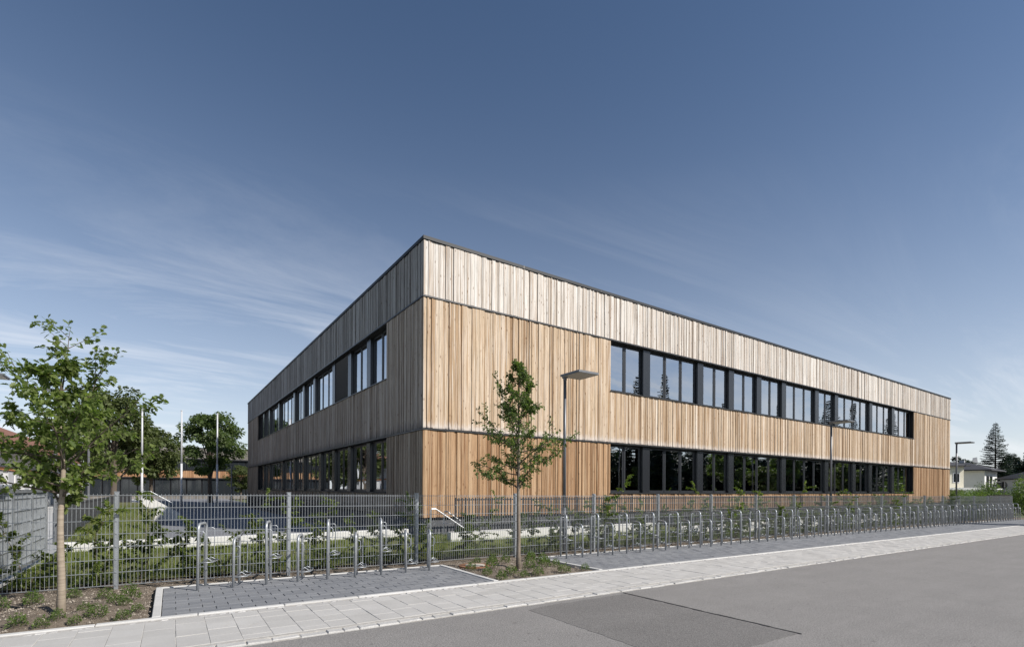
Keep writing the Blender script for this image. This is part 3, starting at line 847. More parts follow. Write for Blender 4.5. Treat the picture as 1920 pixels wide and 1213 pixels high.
# ------------------------------------------------------------------ street lamps
def lamp(x, y, label, h=4.56, head=True):
    o = thing('street_lamp', label, 'street lamp', (x, y, gz(x)))
    mb = MB(); mb.tube([(0,0,-.1),(0,0,1.15)], .052, 12); mb.tube([(0,0,1.15),(0,0,h - .14)], .041, 12); mb.build('pole', M['lamp_grey'], o, smooth=True)
    mb = MB(); mb.box(-.03, .03, -.04, .035, h - .16, h - .03); mb.box(-.055, .05, -.06, .05, h - .10, h - .065); mb.build('bracket', M['lamp_grey'], o)
    mb = MB(); mb.cbox(-.10, .56, -.66, .06, h - .055, h, .010); hd = mb.build('lamp_head', M['lamp_grey'], o)
    mb = MB(); mb.box(-.08, .54, -.64, .04, h - .066, h - .054); mb.build('lens', M['lamp_lens'], hd)
    mb = MB(); mb.box(-.052, .052, -.062, -.054, .55, .95); mb.build('hatch', M['lamp_grey'], o)
    return o
lamp(9.12, .12, 'slim grey street lamp with flat square head beside the young tree')
lamp(23.55, .32, 'slim grey street lamp with flat head in front of the upper window band')
lamp(38.3, .32, 'slim grey street lamp with flat head past the end of the timber building')
lamp(-3.55, 9.3, 'slim grey street lamp with flat head beside the driveway, mostly behind oak leaves')
def plainpole(px, y, h, r, label, name='lamp_post', cat='post'):
    x = ray_at_y(px, y)
    o = thing(name, label, cat, (x, y, gz(x) - .05))
    mb = MB(); mb.tube([(0,0,-.1),(0,0,.9)], r*1.25, 10); mb.build('base_sleeve', M['lamp_grey'], o)
    mb = MB(); mb.tube([(0,0,.9),(0,0,h)], r, 10); mb.build('shaft', M['lamp_grey'], o)
    mb = MB(); mb.box(-.5, .06, -.09, .09, h, h + .06); mb.build('head', M['lamp_grey'], o)
plainpole(104, 9.0, 4.3, .045, 'thin grey pole behind the trunk of the leafy oak')
plainpole(166, 32, 4.4, .07, 'thin grey courtyard lamp post beside the dark broadleaf tree')
plainpole(434, 42, 3.7, .07, 'thin dark courtyard lamp post close to the shaded building side')
# flagpoles
for px, top, lab in ((266, 767, 'white flagpole standing clear against the pale sky beside the dark tree'), (340, 770, 'white flagpole between the two courtyard trees'), (407, 775, 'white flagpole in front of the round leafy tree, lower half in shade')):
    y = 41.0 if px < 300 else (42.5 if px < 400 else 44.0)
    x = ray_at_y(px, y)
    Y = (Vector((x, y, 0)) - CAM).dot(fwd)
    zt = CAM.z + (914 - top)/961.57*Y
    o = thing('flagpole', lab, 'flagpole', (x, y, gz(x) - .03))
    mb = MB(); mb.tube([(0,0,-.1),(0,0,zt*.45)], .085, 12); mb.tube([(0,0,zt*.45),(0,0,zt)], [.075, .06], 12); mb.build('pole', M['white_pole'], o, smooth=True)
    mb = MB(); mb.tube([(0,0,zt),(0,0,zt + .08)], .075, 10); mb.build('pole_cap', M['white_pole'], o)
    mb = MB(); mb.box(.07, .12, -.03, .03, 1.2, 1.5); mb.build('halyard_cleat', M['galv'], o)

# ------------------------------------------------------------------ vegetation
def leaf_template(kind):
    if kind == 'oak': half = [(0,0),(.18,.06),(.26,.22),(.36,.11),(.50,.33),(.60,.15),(.76,.27),(.86,.12),(1,0)]
    elif kind == 'ovate': half = [(0,0),(.2,.2),(.45,.29),(.75,.18),(1,0)]
    else: half = [(0,0),(.4,.22),(1,0)]
    k = len(half)
    V = [(x, y, .16*y + .05*math.sin(x*PI)*0) for x, y in half] + [(x, -y, .16*y) for x, y in half[1:-1]]
    f1 = list(range(k)); f2 = [0] + list(range(k, 2*k - 2)) + [k - 1]
    return np.array(V), f1, f2[::-1]
def leaves_mesh(name, pos, dirs, size, kind, mat, rs, flat=.55):
    """one mesh of many leaves; each leaf an island"""
    T, f1, f2 = leaf_template(kind)
    n = len(pos); k = len(T)
    d = dirs/np.linalg.norm(dirs, axis=1)[:, None]
    up = np.c_[rs.randn(n)*(1 - flat), rs.randn(n)*(1 - flat), np.full(n, flat) + .2*rs.rand(n)]
    sd = np.cross(up, d); sd /= (np.linalg.norm(sd, axis=1)[:, None] + 1e-9)
    nn = np.cross(d, sd)
    V = pos[:, None, :] + size[:, None, None]*(T[None, :, 0:1]*d[:, None, :] + T[None, :, 1:2]*sd[:, None, :] + T[None, :, 2:3]*nn[:, None, :])
    V[:, :, 2] -= (size[:, None]*.25*T[None, :, 0]**2)
    me = bpy.data.meshes.new(name)
    me.vertices.add(n*k); me.vertices.foreach_set('co', V.reshape(-1))
    one = np.array(f1 + f2); L = len(one)
    li = (np.arange(n)[:, None]*k + one[None, :]).ravel()
    me.loops.add(n*L); me.loops.foreach_set('vertex_index', li)
    ls = (np.arange(n)[:, None]*L + np.array([0, len(f1)])[None, :]).ravel()
    me.polygons.add(2*n); me.polygons.foreach_set('loop_start', ls)
    me.materials.append(mat); me.update(calc_edges=True)
    return me

def branchy(rs, height, crown0, reach, nb, elev, lead=1.0, wob=.03, r0=.045, shoots=()):
    """trunk and limbs of a young tree: returns trunk MB, limb MB, leaf anchor points/directions"""
    tr = MB(); lm = MB(); A = []; D = []
    n = 12; p = Vector((0,0,0)); pts = []; rad = []
    for i in range(n + 1):
        z = height*i/n
        pts.append(Vector((wob*math.sin(i*1.1 + rs.rand()) * (i/n), wob*math.cos(i*.9 + rs.rand()) * (i/n), z - (.12 if i == 0 else 0))))
        rad.append(max(.006, r0*(1 - .88*(i/n)**1.15)) * (1.25 if i == 0 else 1))
    def at(z):
        f = max(0, min(n - 1e-3, z/height*n)); i = int(f); return pts[i].lerp(pts[i + 1], f - i)
    k = next(i for i in range(n + 1) if height*i/n >= crown0*1.05)
    k = min(n, k + 4); tr.tube(pts[:k + 1], rad[:k + 1], 10); lm.tube(pts[k:], rad[k:], 7)
    def limb(p0, az, el, L, r, depth):
        q = Vector(p0); seg = 7; P_ = [q.copy()]; e = el; a = az
        for i in range(seg):
            a += rs.randn()*.10; e += rs.randn()*.06 + (.03 if depth == 0 else 0)
            q = q + Vector((math.cos(a)*math.cos(e), math.sin(a)*math.cos(e), math.sin(e)))*(L/seg); P_.append(q.copy())
        lm.tube(P_, [max(.0022, r*(1 - .85*i/seg)) for i in range(seg + 1)], 5, caps=False)
        for i in range(1, seg + 1):
            dr = (P_[i] - P_[i - 1]).normalized()
            m = (1 if i < 3 else 4) if depth else (0 if i < 3 else 3)
            for _ in range(m):
                f = rs.rand(); A.append(P_[i - 1].lerp(P_[i], f)); v = dr*.5 + Vector(rs.randn(3))*.75; v.z += .08; D.append(v)
        for _ in range(5):
            A.append(P_[-1].copy()); D.append((P_[-1] - P_[-2]).normalized() + Vector(rs.randn(3))*.6)
        if depth == 0:
            for i in range(2, seg):
                for _ in range(2 if (L > .5 and i % 2) else 1):
                    limb(P_[i], a + rs.choice((-1, 1))*(.5 + .7*rs.rand()), e*.7 + .35*rs.randn(), L*(.22 + .2*rs.rand()), r*.4, 1)
    for b in range(nb):
        f = (b + .5*rs.rand())/nb
        z = crown0 + (height*.97 - crown0)*f
        limb(at(z), b*2.4 + rs.rand()*.9, elev + .25*rs.randn() + .25*f, reach(f)*(.6 + .65*rs.rand()), .016*(1.15 - .6*f), 0)
    for z, az, el, L in shoots:
        q = at(z); limb(q, az, el, L, .013, 0)
    for i in range(20):
        z = height*(.55 + .45*rs.rand()); A.append(at(z)); D.append(Vector(rs.randn(3)))
    return tr, lm, np.array([list(a) for a in A]), np.array([list(d) for d in D])

def young_tree(name, label, x, y, seed, height, crown0, reach, nb, elev, leafsz, dup, mat, bark, r0, shoots):
    rs = np.random.RandomState(seed)
    o = thing(name, label, 'tree', (x, y, gz(x) - .01))
    tr, lm, A, D = branchy(rs, height, crown0, reach, nb, elev, r0=r0, shoots=shoots)
    tr.build('trunk', bark, o, smooth=True)
    lm.build('limbs', M['bark'], o, smooth=True)
    A = np.repeat(A, dup, 0) + rs.randn(len(A)*dup, 3)*.022; D = np.repeat(D, dup, 0) + rs.randn(len(D)*dup, 3)*.55
    obj('crown', leaves_mesh('crown', A, D, leafsz*(.6 + .6*rs.rand(len(A))), 'oak', mat, rs), o)
    return o
def oval(w, k=.35):
    return lambda f: w*(.50 + .50*math.sin(PI*min(1, f/k)*.5)) if f < k else w*(1 - .80*((f - k)/(1 - k))**.9)
young_tree('young_oak', 'leafy young oak with bare pale trunk beside the open yard gate', -.42, -1.68, 5, 3.16, 1.28, oval(.90, .30), 25, .34, .088, 1, M['leaf_oak'], M['bark_pale'], .046,
           ((2.6, 1.3, 1.2, 1.15), (2.2, -.5, .85, 1.15), (1.8, -.62, .55, 1.35), (2.2, 2.5, .8, 1.3), (1.7, 2.6, .5, 1.35), (1.5, 2.9, .2, 1.2)))
young_tree('young_oak', 'slender young oak in the bed between the two bike bays', 6.48, -1.66, 12, 4.12, 1.55, oval(.90, .30), 31, .46, .068, 1, M['leaf_dark'], M['bark_mid'], .048,
           ((2.6, 2.7, 1.0, 1.2), (2.3, 2.4, .75, 1.1), (1.9, 2.6, .15, .95), (3.0, -.5, 1.0, .8), (2.0, -.6, .3, .9), (1.8, 3.0, -.1, .8)))

# low herb tufts in the beds
def tuft_mesh(seed):
    rs = np.random.RandomState(seed); n = 300
    a = rs.rand(n)*2*PI; r = .085*np.sqrt(rs.rand(n))*(1 + .15*np.sin(3*a + seed)); h = .185*(1 - (r/.115)**2)*(.12 + .88*rs.rand(n)**.7)
    pos = np.c_[r*np.cos(a)*1.15, r*np.sin(a), h]
    D = np.c_[np.cos(a)*(.3 + r*5), np.sin(a)*(.3 + r*5), .5 + .8*rs.rand(n)] + .35*rs.randn(n, 3)
    return leaves_mesh('leaves', pos, D, .018 + .022*rs.rand(n), 'simple', M['leaf_herb'], rs, .3)
tufts = [tuft_mesh(s) for s in (1, 2, 3, 4)]
stemm = MB()
for k in range(7): a = k*.9; stemm.tube([(0,0,-.03),(.05*math.cos(a),.05*math.sin(a),.05),(.085*math.cos(a),.085*math.sin(a),.10)], .002, 4)
stemm = stemm.mesh('stems', M['twig'])
bl = [(-1.11,-1.02,1.25),(-.82,-.84,1.35),(-.70,-2.32,1.1),(-.48,-2.43,.95),(-.37,-2.25,.9),(-.43,-.56,1.1),(-.20,-2.42,.85),(-.16,-1.97,.8),(-.02,-2.24,1.35),(-.05,-.83,1.2),(.10,-1.58,1.0),(.21,-1.66,.95),(.24,-1.18,1.55),(.24,-2.40,1.0),(.36,-2.03,.9)]
brr = [(5.68,-1.19,1.3),(6.69,-.36,1.2),(5.99,-1.45,1.5),(5.60,-1.93,1.2),(6.79,-.71,1.3),(5.62,-2.40,1.2),(5.98,-2.18,1.5),(6.10,-2.42,1.1),(6.44,-2.10,1.4),(7.51,-.64,1.5),(7.74,-.37,1.2),(7.40,-1.25,1.7),(6.94,-1.93,1.6),(6.42,-2.42,1.2),(7.40,-1.70,1.2),(7.07,-2.38,1.4),(7.62,-2.36,1.0),(6.2,-.5,1.0)]
for lst, lab, grp in ((bl, 'small green herb tuft in the soil around the leafy oak', 'herb tufts round the leafy oak'), (brr, 'small green herb tuft in the soil around the slender oak', 'herb tufts round the slender oak')):
    for i, (x, y, s) in enumerate(lst):
        tx, ty = TREES[0] if lst is bl else TREES[1]
        wh_ = 'beside the trunk of' if math.hypot(x - tx, y - ty) < .55 else ('close to the fence near' if y > -1.0 else ('at the sett row in front of' if y < -2.2 else ('between the bike bay and' if (x > tx) == (lst is bl) else 'on the soil near')))
        lab = '%s herb tuft %s the %s oak' % ('large green' if s > 1.3 else ('small green' if s < 1.05 else 'green'), wh_, 'leafy' if lst is bl else 'slender')
        zz0 = 0
        for tx, ty in TREES: zz0 += .07*math.exp(-((math.hypot(x - tx, y - ty) - .42)/.22)**2)
        o = thing('herb_tuft', lab, 'plant', (x, y, gz(x) - .012 + zz0), rng.random()*6.28, grp)
        o.scale = (s*.84, s*.84, s*rng.uniform(.72, .92))
        obj('leaves', tufts[i % 4], o); obj('stems', stemm, o)

# hedge saplings behind the fence
def sapling_meshes(seed, h):
    rs = np.random.RandomState(seed); st = MB(); A = []; D = []
    def shoot(p, az, el, L, r, dep):
        q = Vector(p); P_ = [q.copy()]; seg = 6
        for i in range(seg):
            az += rs.randn()*.25; el += rs.randn()*.12 - (.03 if dep else 0)
            q = q + Vector((math.cos(az)*math.cos(el), math.sin(az)*math.cos(el), math.sin(el)))*(L/seg); P_.append(q.copy())
        st.tube(P_, [max(.0016, r*(1 - .8*i/seg)) for i in range(seg + 1)], 4, caps=False)
        for i in range(1, seg + 1):
            dr = (P_[i] - P_[i - 1]).normalized()
            for _ in range(6 if dep else (2 if i > 2 else 0)):
                f = rs.rand(); A.append(list(P_[i - 1].lerp(P_[i], f))); v = dr*.7 + Vector(rs.randn(3))*.6; D.append(list(v))
        if dep == 0:
            for i in range(1, seg + 1):
                for _ in range(2 + (i > 1)):
                    shoot(P_[i].lerp(P_[i - 1], rs.rand()*.8), rs.rand()*6.28, .35 + .35*rs.randn(), h*(.13 + .16*rs.rand())*(1.15 - .08*i), .004, 1)
    shoot((0,0,-.03), rs.rand()*6, 1.42, h, .011, 0)
    shoot((0.02,0.02,-.03), rs.rand()*6, 1.2, h*.72, .008, 0)
    A = np.array(A); D = np.array(D)
    return st.mesh('stem', M['twig']), leaves_mesh('foliage', A, D, .048 + .032*rs.rand(len(A)), 'ovate', M['leaf_sap'], rs, .5)
saps = [sapling_meshes(31 + i, h) for i, h in enumerate((1.3, 1.55, 1.7, 1.15, 1.9, 1.4, 1.6))]
x = -1.15; k = 0
rngs = random.Random(9)
while x < 45.5:
    yy = rngs.uniform(.35, .95); s = rngs.uniform(.78, 1.06)
    lab, grp = ('young hornbeam sapling behind the mesh fence at the short bike row', 'hedge saplings at the short row') if x < 7.4 else ('young hornbeam sapling behind the mesh fence at the long bike row', 'hedge saplings at the long row')
    hh = (1.3, 1.55, 1.7, 1.15, 1.9, 1.4, 1.6)[k % 7]*s
    wd_ = 'tall' if hh > 1.5 else ('knee high' if hh < 1.05 else 'chest high')
    pn = int(math.floor(x/FP))
    lab = ('%s hornbeam sapling behind the %s mesh panel counted from the leafy oak trunk' % (wd_, nth(pn + 1))) if pn >= 0 else '%s hornbeam sapling behind the mesh panel beside the yard gate' % wd_
    grp = lab
    o = thing('hedge_sapling', lab, 'shrub', (x, yy, gz(x) + .005), rngs.random()*6.28, 'hedge saplings behind the mesh fence')
    o.scale = (s*1.15, s*1.15, s)
    obj('stem', saps[k % 7][0], o); obj('foliage', saps[k % 7][1], o)
    x += rngs.uniform(.5, .95) if x < 7 else rngs.uniform(.42, .8); k += 1

# broadleaf trees further off
def broad_meshes(seed, h, r, trunk_h, nleaf, lsz, mat, clumps=70):
    rs = np.random.RandomState(seed)
    cz = trunk_h + (h - trunk_h)*.52; rz = (h - trunk_h)*.5
    c = rs.randn(clumps, 3); c /= np.linalg.norm(c, axis=1)[:, None]; c *= (.42 + .58*rs.rand(clumps)**.6)[:, None]
    c[:, 2] = c[:, 2]*1.0; c *= np.array([r*.86, r*.86, rz*.88]); c[:, :2] *= (1 + .18*rs.randn(clumps))[:, None]; c[:, 2] += cz
    idx = rs.randint(0, clumps, nleaf); cr = (r*.14 + r*.13*rs.rand(clumps))[idx]
    u = rs.randn(nleaf, 3); u /= np.linalg.norm(u, axis=1)[:, None]; u *= (rs.rand(nleaf)**.45)[:, None]*cr[:, None]; u[:, 2] *= .62
    pos = c[idx] + u
    D = u + .8*rs.randn(nleaf, 3)*cr[:, None]*.4; D[:, 2] -= .1
    cm = leaves_mesh('crown', pos, D, lsz*(.6 + .7*rs.rand(nleaf)), 'ovate', mat, rs, .5)
    tb = MB(); lim = MB()
    tb.tube([(0,0,-.2),(0,0,trunk_h*.5),(.05,.03,trunk_h),(.08,0,cz)], [r*.085, r*.065, r*.055, r*.03], 9)
    for i in range(0, clumps, 3):
        q = Vector(c[i]); z0 = trunk_h*.8 + (cz - trunk_h*.8)*rs.rand(); m = Vector((q.x*.45, q.y*.45, z0 + (q.z - z0)*.6))
        lim.tube([(0, 0, z0), m, q], [r*.026, r*.015, r*.005], 5, caps=False)
    return tb.mesh('trunk', M['bark']), lim.mesh('limbs', M['bark']), cm
def broad_tree(name, label, x, y, ms, s=1.0, rz=0.0, group=None, zoff=0.0):
    o = thing(name, label, 'tree', (x, y, gz(x) - .05 + zoff), rz, group); o.scale = (s, s, s)
    for nm, me in zip(('trunk', 'limbs', 'crown'), ms): obj(nm, me, o)
    return o
b1 = broad_meshes(1, 10.0, 3.4, 2.2, 11000, .26, M['leaf_far2'])
b2 = broad_meshes(2, 10.3, 3.5, 2.6, 11000, .27, M['leaf_far'], 64)
b3 = broad_meshes(3, 7.5, 2.6, 1.6, 9000, .24, M['leaf_far2'])
b4 = broad_meshes(4, 8.0, 3.0, 1.0, 9000, .26, M['needle'], 60)
broad_tree('broadleaf_tree', 'tall dark broadleaf tree behind the leafy oak, beside the leftmost flagpole', ray_at_y(213, 43), 43, b1)
broad_tree('broadleaf_tree', 'lower dark broadleaf tree directly behind the first white flagpole', ray_at_y(283, 46), 46, b3, 1.0, 1.0)
broad_tree('broadleaf_tree', 'round leafy courtyard tree in front of the rear timber wing', ray_at_y(394, 54), 54, b2, 1.0, 2.0)
broad_tree('broadleaf_tree', 'broad tree near the white house with brown roof', ray_at_y(150, 62), 62, b1, .95, 3.0)
broad_tree('broadleaf_tree', 'small courtyard tree peeping past the shaded building end', ray_at_y(452, 60), 60, b3, .62, 2.0)

def spruce_meshes(seed, h, r, droop=.25):
    rs = np.random.RandomState(seed); tr = MB(); tr.tube([(0,0,-.2),(0,0,h*.5),(0,0,h)], [h*.016, h*.009, .01], 8)
    V = []
    z = h*.08
    while z < h*.985:
        f = z/h; L = r*(1 - f)**.85 + .05
        for b in range(17):
            az = rs.rand()*6.28; l = L*(.75 + .4*rs.rand()); el = -droop + .5*f + .1*rs.randn()
            d = np.array([math.cos(az), math.sin(az)])
            m = max(3, int(l*9))
            for i in range(m):
                s = (i + rs.rand())/m; rr = s*l
                zz_ = z + rr*math.sin(el) + .10*rr*s
                for sd in (-1, 1):
                    w = (.14 + .32*l*.35*(1 - s))*(.6 + .7*rs.rand())
                    px_, py_ = d*rr; ox, oy = -d[1]*sd*w + d[0]*w*.7, d[0]*sd*w + d[1]*w*.7
                    hh = -.05 - .10*rs.rand(); e = .06 + .035*l
                    V += [(px_, py_, zz_), (px_ + ox, py_ + oy, zz_ + hh), (px_ + d[0]*e*1.2, py_ + d[1]*e*1.2, zz_ + .02 - .05*rs.rand())]
        z += h*.024*(1.15 - .4*f)
    V = np.array(V, float); n = len(V)//3
    me = bpy.data.meshes.new('crown'); me.vertices.add(n*3); me.vertices.foreach_set('co', V.ravel()); me.loops.add(n*3); me.loops.foreach_set('vertex_index', np.arange(n*3))
    me.polygons.add(n); me.polygons.foreach_set('loop_start', np.arange(0, n*3, 3)); me.materials.append(M['needle']); me.update(calc_edges=True)
    return tr.mesh('trunk', M['bark']), me
sp1 = spruce_meshes(1, 13.0, 3.5); sp2 = spruce_meshes(2, 12.0, 2.0, .35); sp3 = spruce_meshes(5, 12.0, 1.3, -.6)
def spruce(label, x, y, ms, s=1.0, rz=0.0, group=None, name='spruce_tree'):
    o = thing(name, label, 'tree', (x, y, gz(x) - .1), rz, group); o.scale = (s, s, s)
    for nm, me in zip(('trunk', 'crown'), ms): obj(nm, me, o)
spruce('tall dark spruce rising behind the white house with slate roof', *cam2w((1866-960)/961.57*85, 85).xy, sp1, 1.05)
for px, Y, s, lab in ((1795, 92, 1.05, 'rounded dark tree behind the cream house'), (1824, 95, .98, 'low dark tree between the cream house and the tall spruce'), (1900, 92, 1.12, 'dense dark tree close beside the tall spruce'), (1928, 88, 1.15, 'dense dark tree at the far end of the street')):
    p = cam2w((px - 960)/961.57*Y, Y); broad_tree('broadleaf_tree', lab, p.x, p.y, b4, s, px)
# trees on the other side of the street (seen in the glazing, one throws its shadow on the road)
spruce('pointed spruce across the street whose shadow reaches the bike bay', 45.7, -13.7, sp2, 1.22)
spruce('small spruce across the street near the road patch', 22.6, -15.7, sp2, .66)
i = 0
for x, y, s, ms in ((50, -21, 1.25, sp1), (54, -30, 1.1, sp2), (60, -24, 1.1, sp3), (66, -20, 1.2, sp3), (72, -15, 1.25, sp3), (78, -22, 1.2, sp2), (84, -10, 1.25, sp3), (90, -16, 1.3, sp1), (97, -6, 1.2, sp3), (104, -12, 1.3, sp2), (112, -2, 1.2, sp3), (120, -8, 1.3, sp1)):
    spruce('conifer in the row across the street mirrored in the window bands', x, y, ms, s, x*1.7, 'conifers across the street')
for j, (x, y, s) in enumerate(((57, -13, .75), (64, -12.5, .7), (70, -13, .8), (77, -9, .8), (85, -4, .8), (94, 0, .85), (103, 4, .85), (46, -16, .7), (-17, 60, .62), (-19, 44, .6), (-20, 70, .65), (-15, 86, .7))):
    broad_tree('broadleaf_tree', 'broadleaf garden tree across the street mirrored in the lower windows' if y < 10 else 'broadleaf tree behind the long white house', x, y, b3 if j % 2 else b2, s, j*1.3, 'garden trees across the street' if y < 10 else 'trees behind the white house')

for j in range(24):
    x = 36 + j*4.1
    broad_tree('broadleaf_tree', 'broadleaf tree in the dense belt across the street, mirrored in the lower windows', x, -21 + 2.2*math.sin(j*2.1), b4, .98 + .12*math.sin(j*1.7), j*1.1, 'tree belt across the street')  # dark needle tone puts the belt's backlit shade into the leaf colour

hg = thing('added_dark_hedge', 'added unseen tall hedge closing gaps in the tree belt mirrored in the windows', 'hedge', (30, -25.5, gz(60) - .3))  # added so sky gaps in the belt reflect dark in the lower windows
mb = MB(); mb.box(0, 105, -.8, .3, 0, 5.0); mb.build('hedge_core', plain('hedge_shade', (.02,.03,.014), .95, 0, .4, 1.5), hg)
rs = np.random.RandomState(44); n = 9000
pos = np.c_[105*rs.rand(n), .2 + .5*rs.rand(n), 5.6*rs.rand(n)**.9]; pos[:, 2] += .4*np.sin(pos[:, 0]*.7)
obj('foliage', leaves_mesh('foliage', pos, np.c_[rs.randn(n), 1 + rs.rand(n), rs.randn(n)], .35 + .3*rs.rand(n), 'ovate', M['needle'], rs), hg)

# bushes
def bush_meshes(seed, r, h, n=3200, sz=.10, mat='leaf_far'):
    rs = np.random.RandomState(seed); cl = 22
    c = np.c_[rs.randn(cl)*r*.45, rs.randn(cl)*r*.45, h*(.2 + .6*rs.rand(cl))]
    i = rs.randint(0, cl, n); u = rs.randn(n, 3); u /= np.linalg.norm(u, axis=1)[:, None]
    pos = c[i] + u*(rs.rand(n)**.4)[:, None]*np.array([r*.34, r*.34, h*.26]); pos[:, 2] = np.maximum(pos[:, 2], .03)
    st = MB()
    for k in range(6): q = c[k]; st.tube([(0,0,-.1), (q[0]*.4, q[1]*.4, q[2]*.5), q], [.03, .02, .01], 5)
    return st.mesh('stems', M['bark']), leaves_mesh('foliage', pos, u + .4*rs.randn(n, 3), sz*(.6 + .8*rs.rand(n)), 'ovate', M[mat], rs)
bu = [bush_meshes(1, 1.6, 2.2, mat='leaf_herb'), bush_meshes(2, 1.3, 1.7, mat='leaf_far'), bush_meshes(3, 1.1, 2.6)]
for px, Y, s, k, lab in ((1806, 50, .95, 0, 'bright green bush in front of the cream house'), (1822, 54, 1.0, 1, 'clipped green bush below the white house balcony'), (1836, 52, .9, 0, 'yellowish green bush in front of the white house'), (1852, 57, 1.2, 2, 'upright green bush before the white house'),
                       (1872, 55, .9, 1, 'small bush beside the round road sign'), (1893, 50, .8, 0, 'low round hedge bush beyond the road sign'), (1910, 47, 1.0, 2, 'overhanging shrub above the dark board fence'), (1924, 44, 1.25, 2, 'large shrub at the end of the dark board fence')):
    p = cam2w((px - 960)/961.57*Y, Y); o = thing('garden_bush', lab, 'bush', (p.x, p.y, gz(p.x) - .15), px); s *= 1.12; o.scale = (s, s, s)
    obj('stems', bu[k][0], o); obj('foliage', bu[k][1], o)

# ------------------------------------------------------------------ neighbouring houses, sign, board fence
M['white_wall'] = plain('white_render', (.74,.74,.73), .9, 0, .05, 1.0)
M['cream_wall'] = plain('cream_render', (.70,.66,.53), .9, 0, .05, 1.0)
M['grey_wall'] = plain('grey_render', (.40,.41,.43), .9, 0, .05, 1.0)
M['slate'] = plain('dark_roof_tiles', (.045,.045,.05), .7, 0, .25, 5)
M['brown_tile'] = plain('brown_roof_tiles', (.20,.095,.062), .8, 0, .25, 5)
M['orange_beam'] = plain('orange_beam', (.50,.22,.09), .7)
M['far_glass'] = NT('dark_far_glass').fin((.02,.024,.028), .06, 0, .8)
M['grey_board'] = wood('grey_old_boards', [(0.0, (.15,.14,.125)), (1.0, (.24,.22,.20))], (.1,.09,.08))
M['orange_board'] = wood('orange_larch', [(0.0, (.26,.135,.07)), (.5, (.34,.19,.10)), (1.0, (.43,.27,.16))], (.15,.07,.03))
# rear timber wing
rw = thing('timber_wing', 'rear two storey timber wing with long glazed bands behind the courtyard trees', 'building', (-9, 78, -.1))
mb = MB(); mb.box(0, 27, .3, 9, 0, 7.3); mb.build('wall', M['membrane'], rw)
r3 = random.Random(3)
for nm, z0, z1, mt in (('fascia_cladding', 5.95, 7.45, 'grey_board'), ('middle_cladding', 3.15, 4.2, 'orange_board'), ('base_cladding', 0, .5, 'grey_board')):
    mb = MB(); x = 0
    while x < 27:
        w = r3.choice((.14, .2, .26)); mb.box(x, x + w - .015, -.03*r3.random() - .02, .28, z0, z1, max(.01, r3.random())); x += w
    mb.build(nm, M[mt], rw)
mb = MB(); mb.box(-.1, 27.1, -.18, .29, 3.0, 3.14); mb.box(-.1, 27.1, -.18, .29, 5.78, 5.94); mb.box(-.1, 27.1, -.12, .29, 7.46, 7.56); mb.box(-.1, 27.1, -.12, .29, 4.21, 4.3); mb.build('band_flashing', M['flashing'], rw)
for i in range(14):
    for z0, z1 in ((.6, 2.95), (4.35, 5.75)):
        mb = MB(); mb.box(.1 + i*1.92, 1.9 + i*1.92, .16, .29, z0, z1); w = mb.build('window', M['anthracite'], rw)
        for q in (0, 1):
            mb = MB(); mb.box(.18 + i*1.92 + q*.87, .95 + i*1.92 + q*.87, .13, .158, z0 + .08, z1 - .08); mb.build('pane', M['far_glass'], w)
mb = MB(); mb.tube([(10.6, 2, 7.3), (10.6, 2, 7.75)], .35, 12); mb.build('roof_vent', M['galv'], rw)

# long white house at the left, wall facing the driveway
wh = thing('white_house', 'long white house with brown tiled roof beyond the driveway', 'house', (-8.2, 26, -.1))
mb = MB(); mb.box(-7, 0, 0, 42, 0, 4.2); mb.build('wall', M['white_wall'], wh)
mb = MB(); mb.add([(.9,-.6,4.0),(.9,42.6,4.0),(-3.5,42.6,6.6),(-3.5,-.6,6.6),(-7.9,-.6,4.0),(-7.9,42.6,4.0),(.9,-.6,4.22),(.9,42.6,4.22),(-3.5,42.6,6.85),(-3.5,-.6,6.85),(-7.9,-.6,4.22),(-7.9,42.6,4.22)],
                  [(6,7,8,9),(9,8,11,10),(0,6,9,3),(3,9,10,4),(1,2,8,7),(2,5,11,8),(0,3,2,1),(3,4,5,2),(0,1,7,6),(4,10,11,5)]); rf = mb.build('roof', M['brown_tile'], wh)
mb = MB(); mb.tube([(.95,-.6,3.98),(.95,42.6,3.98)], .07, 8); mb.build('gutter', M['white_pole'], rf)
mb = MB(); mb.box(.001, .14, 0, 42, 2.75, 2.92); mb.build('beam', M['orange_beam'], wh)
for i in range(9):
    mb = MB(); mb.box(.002, .06, 1.0 + i*4.5, 4.2 + i*4.5, .2, 2.7); d = mb.build('shutter', M['grey_wall'], wh)
    mb = MB(); mb.box(.061, .09, 2.5 + i*4.5, 2.7 + i*4.5, .2, 2.7); mb.build('shutter_post', M['white_wall'], d)

def house(name, label, p, rz, w, d, h, rh, wallm, roofm, ov=.5):
    o = thing(name, label, 'house', (p.x, p.y, gz(p.x) - .2), rz)
    mb = MB(); mb.box(-w/2, w/2, -d/2, d/2, 0, h); mb.build('wall', wallm, o)
    a, b = w/2 + ov, d/2 + ov; rl = max(.3, w/2 - d*.35)
    mb = MB(); mb.add([(-a,-b,h),(a,-b,h),(a,b,h),(-a,b,h),(-rl,0,h + rh),(rl,0,h + rh),(-a,-b,h - .15),(a,-b,h - .15),(a,b,h - .15),(-a,b,h - .15)],
                      [(0,1,5,4),(1,2,5),(2,3,4,5),(3,0,4),(6,7,1,0),(7,8,2,1),(8,9,3,2),(9,6,0,3),(9,8,7,6)]); r = mb.build('roof', roofm, o)
    mb = MB(); mb.box(-.3, .3, -.25, .25, h + rh*.55, h + rh + .35); mb.build('chimney', M['grey_wall'], r)
    return o
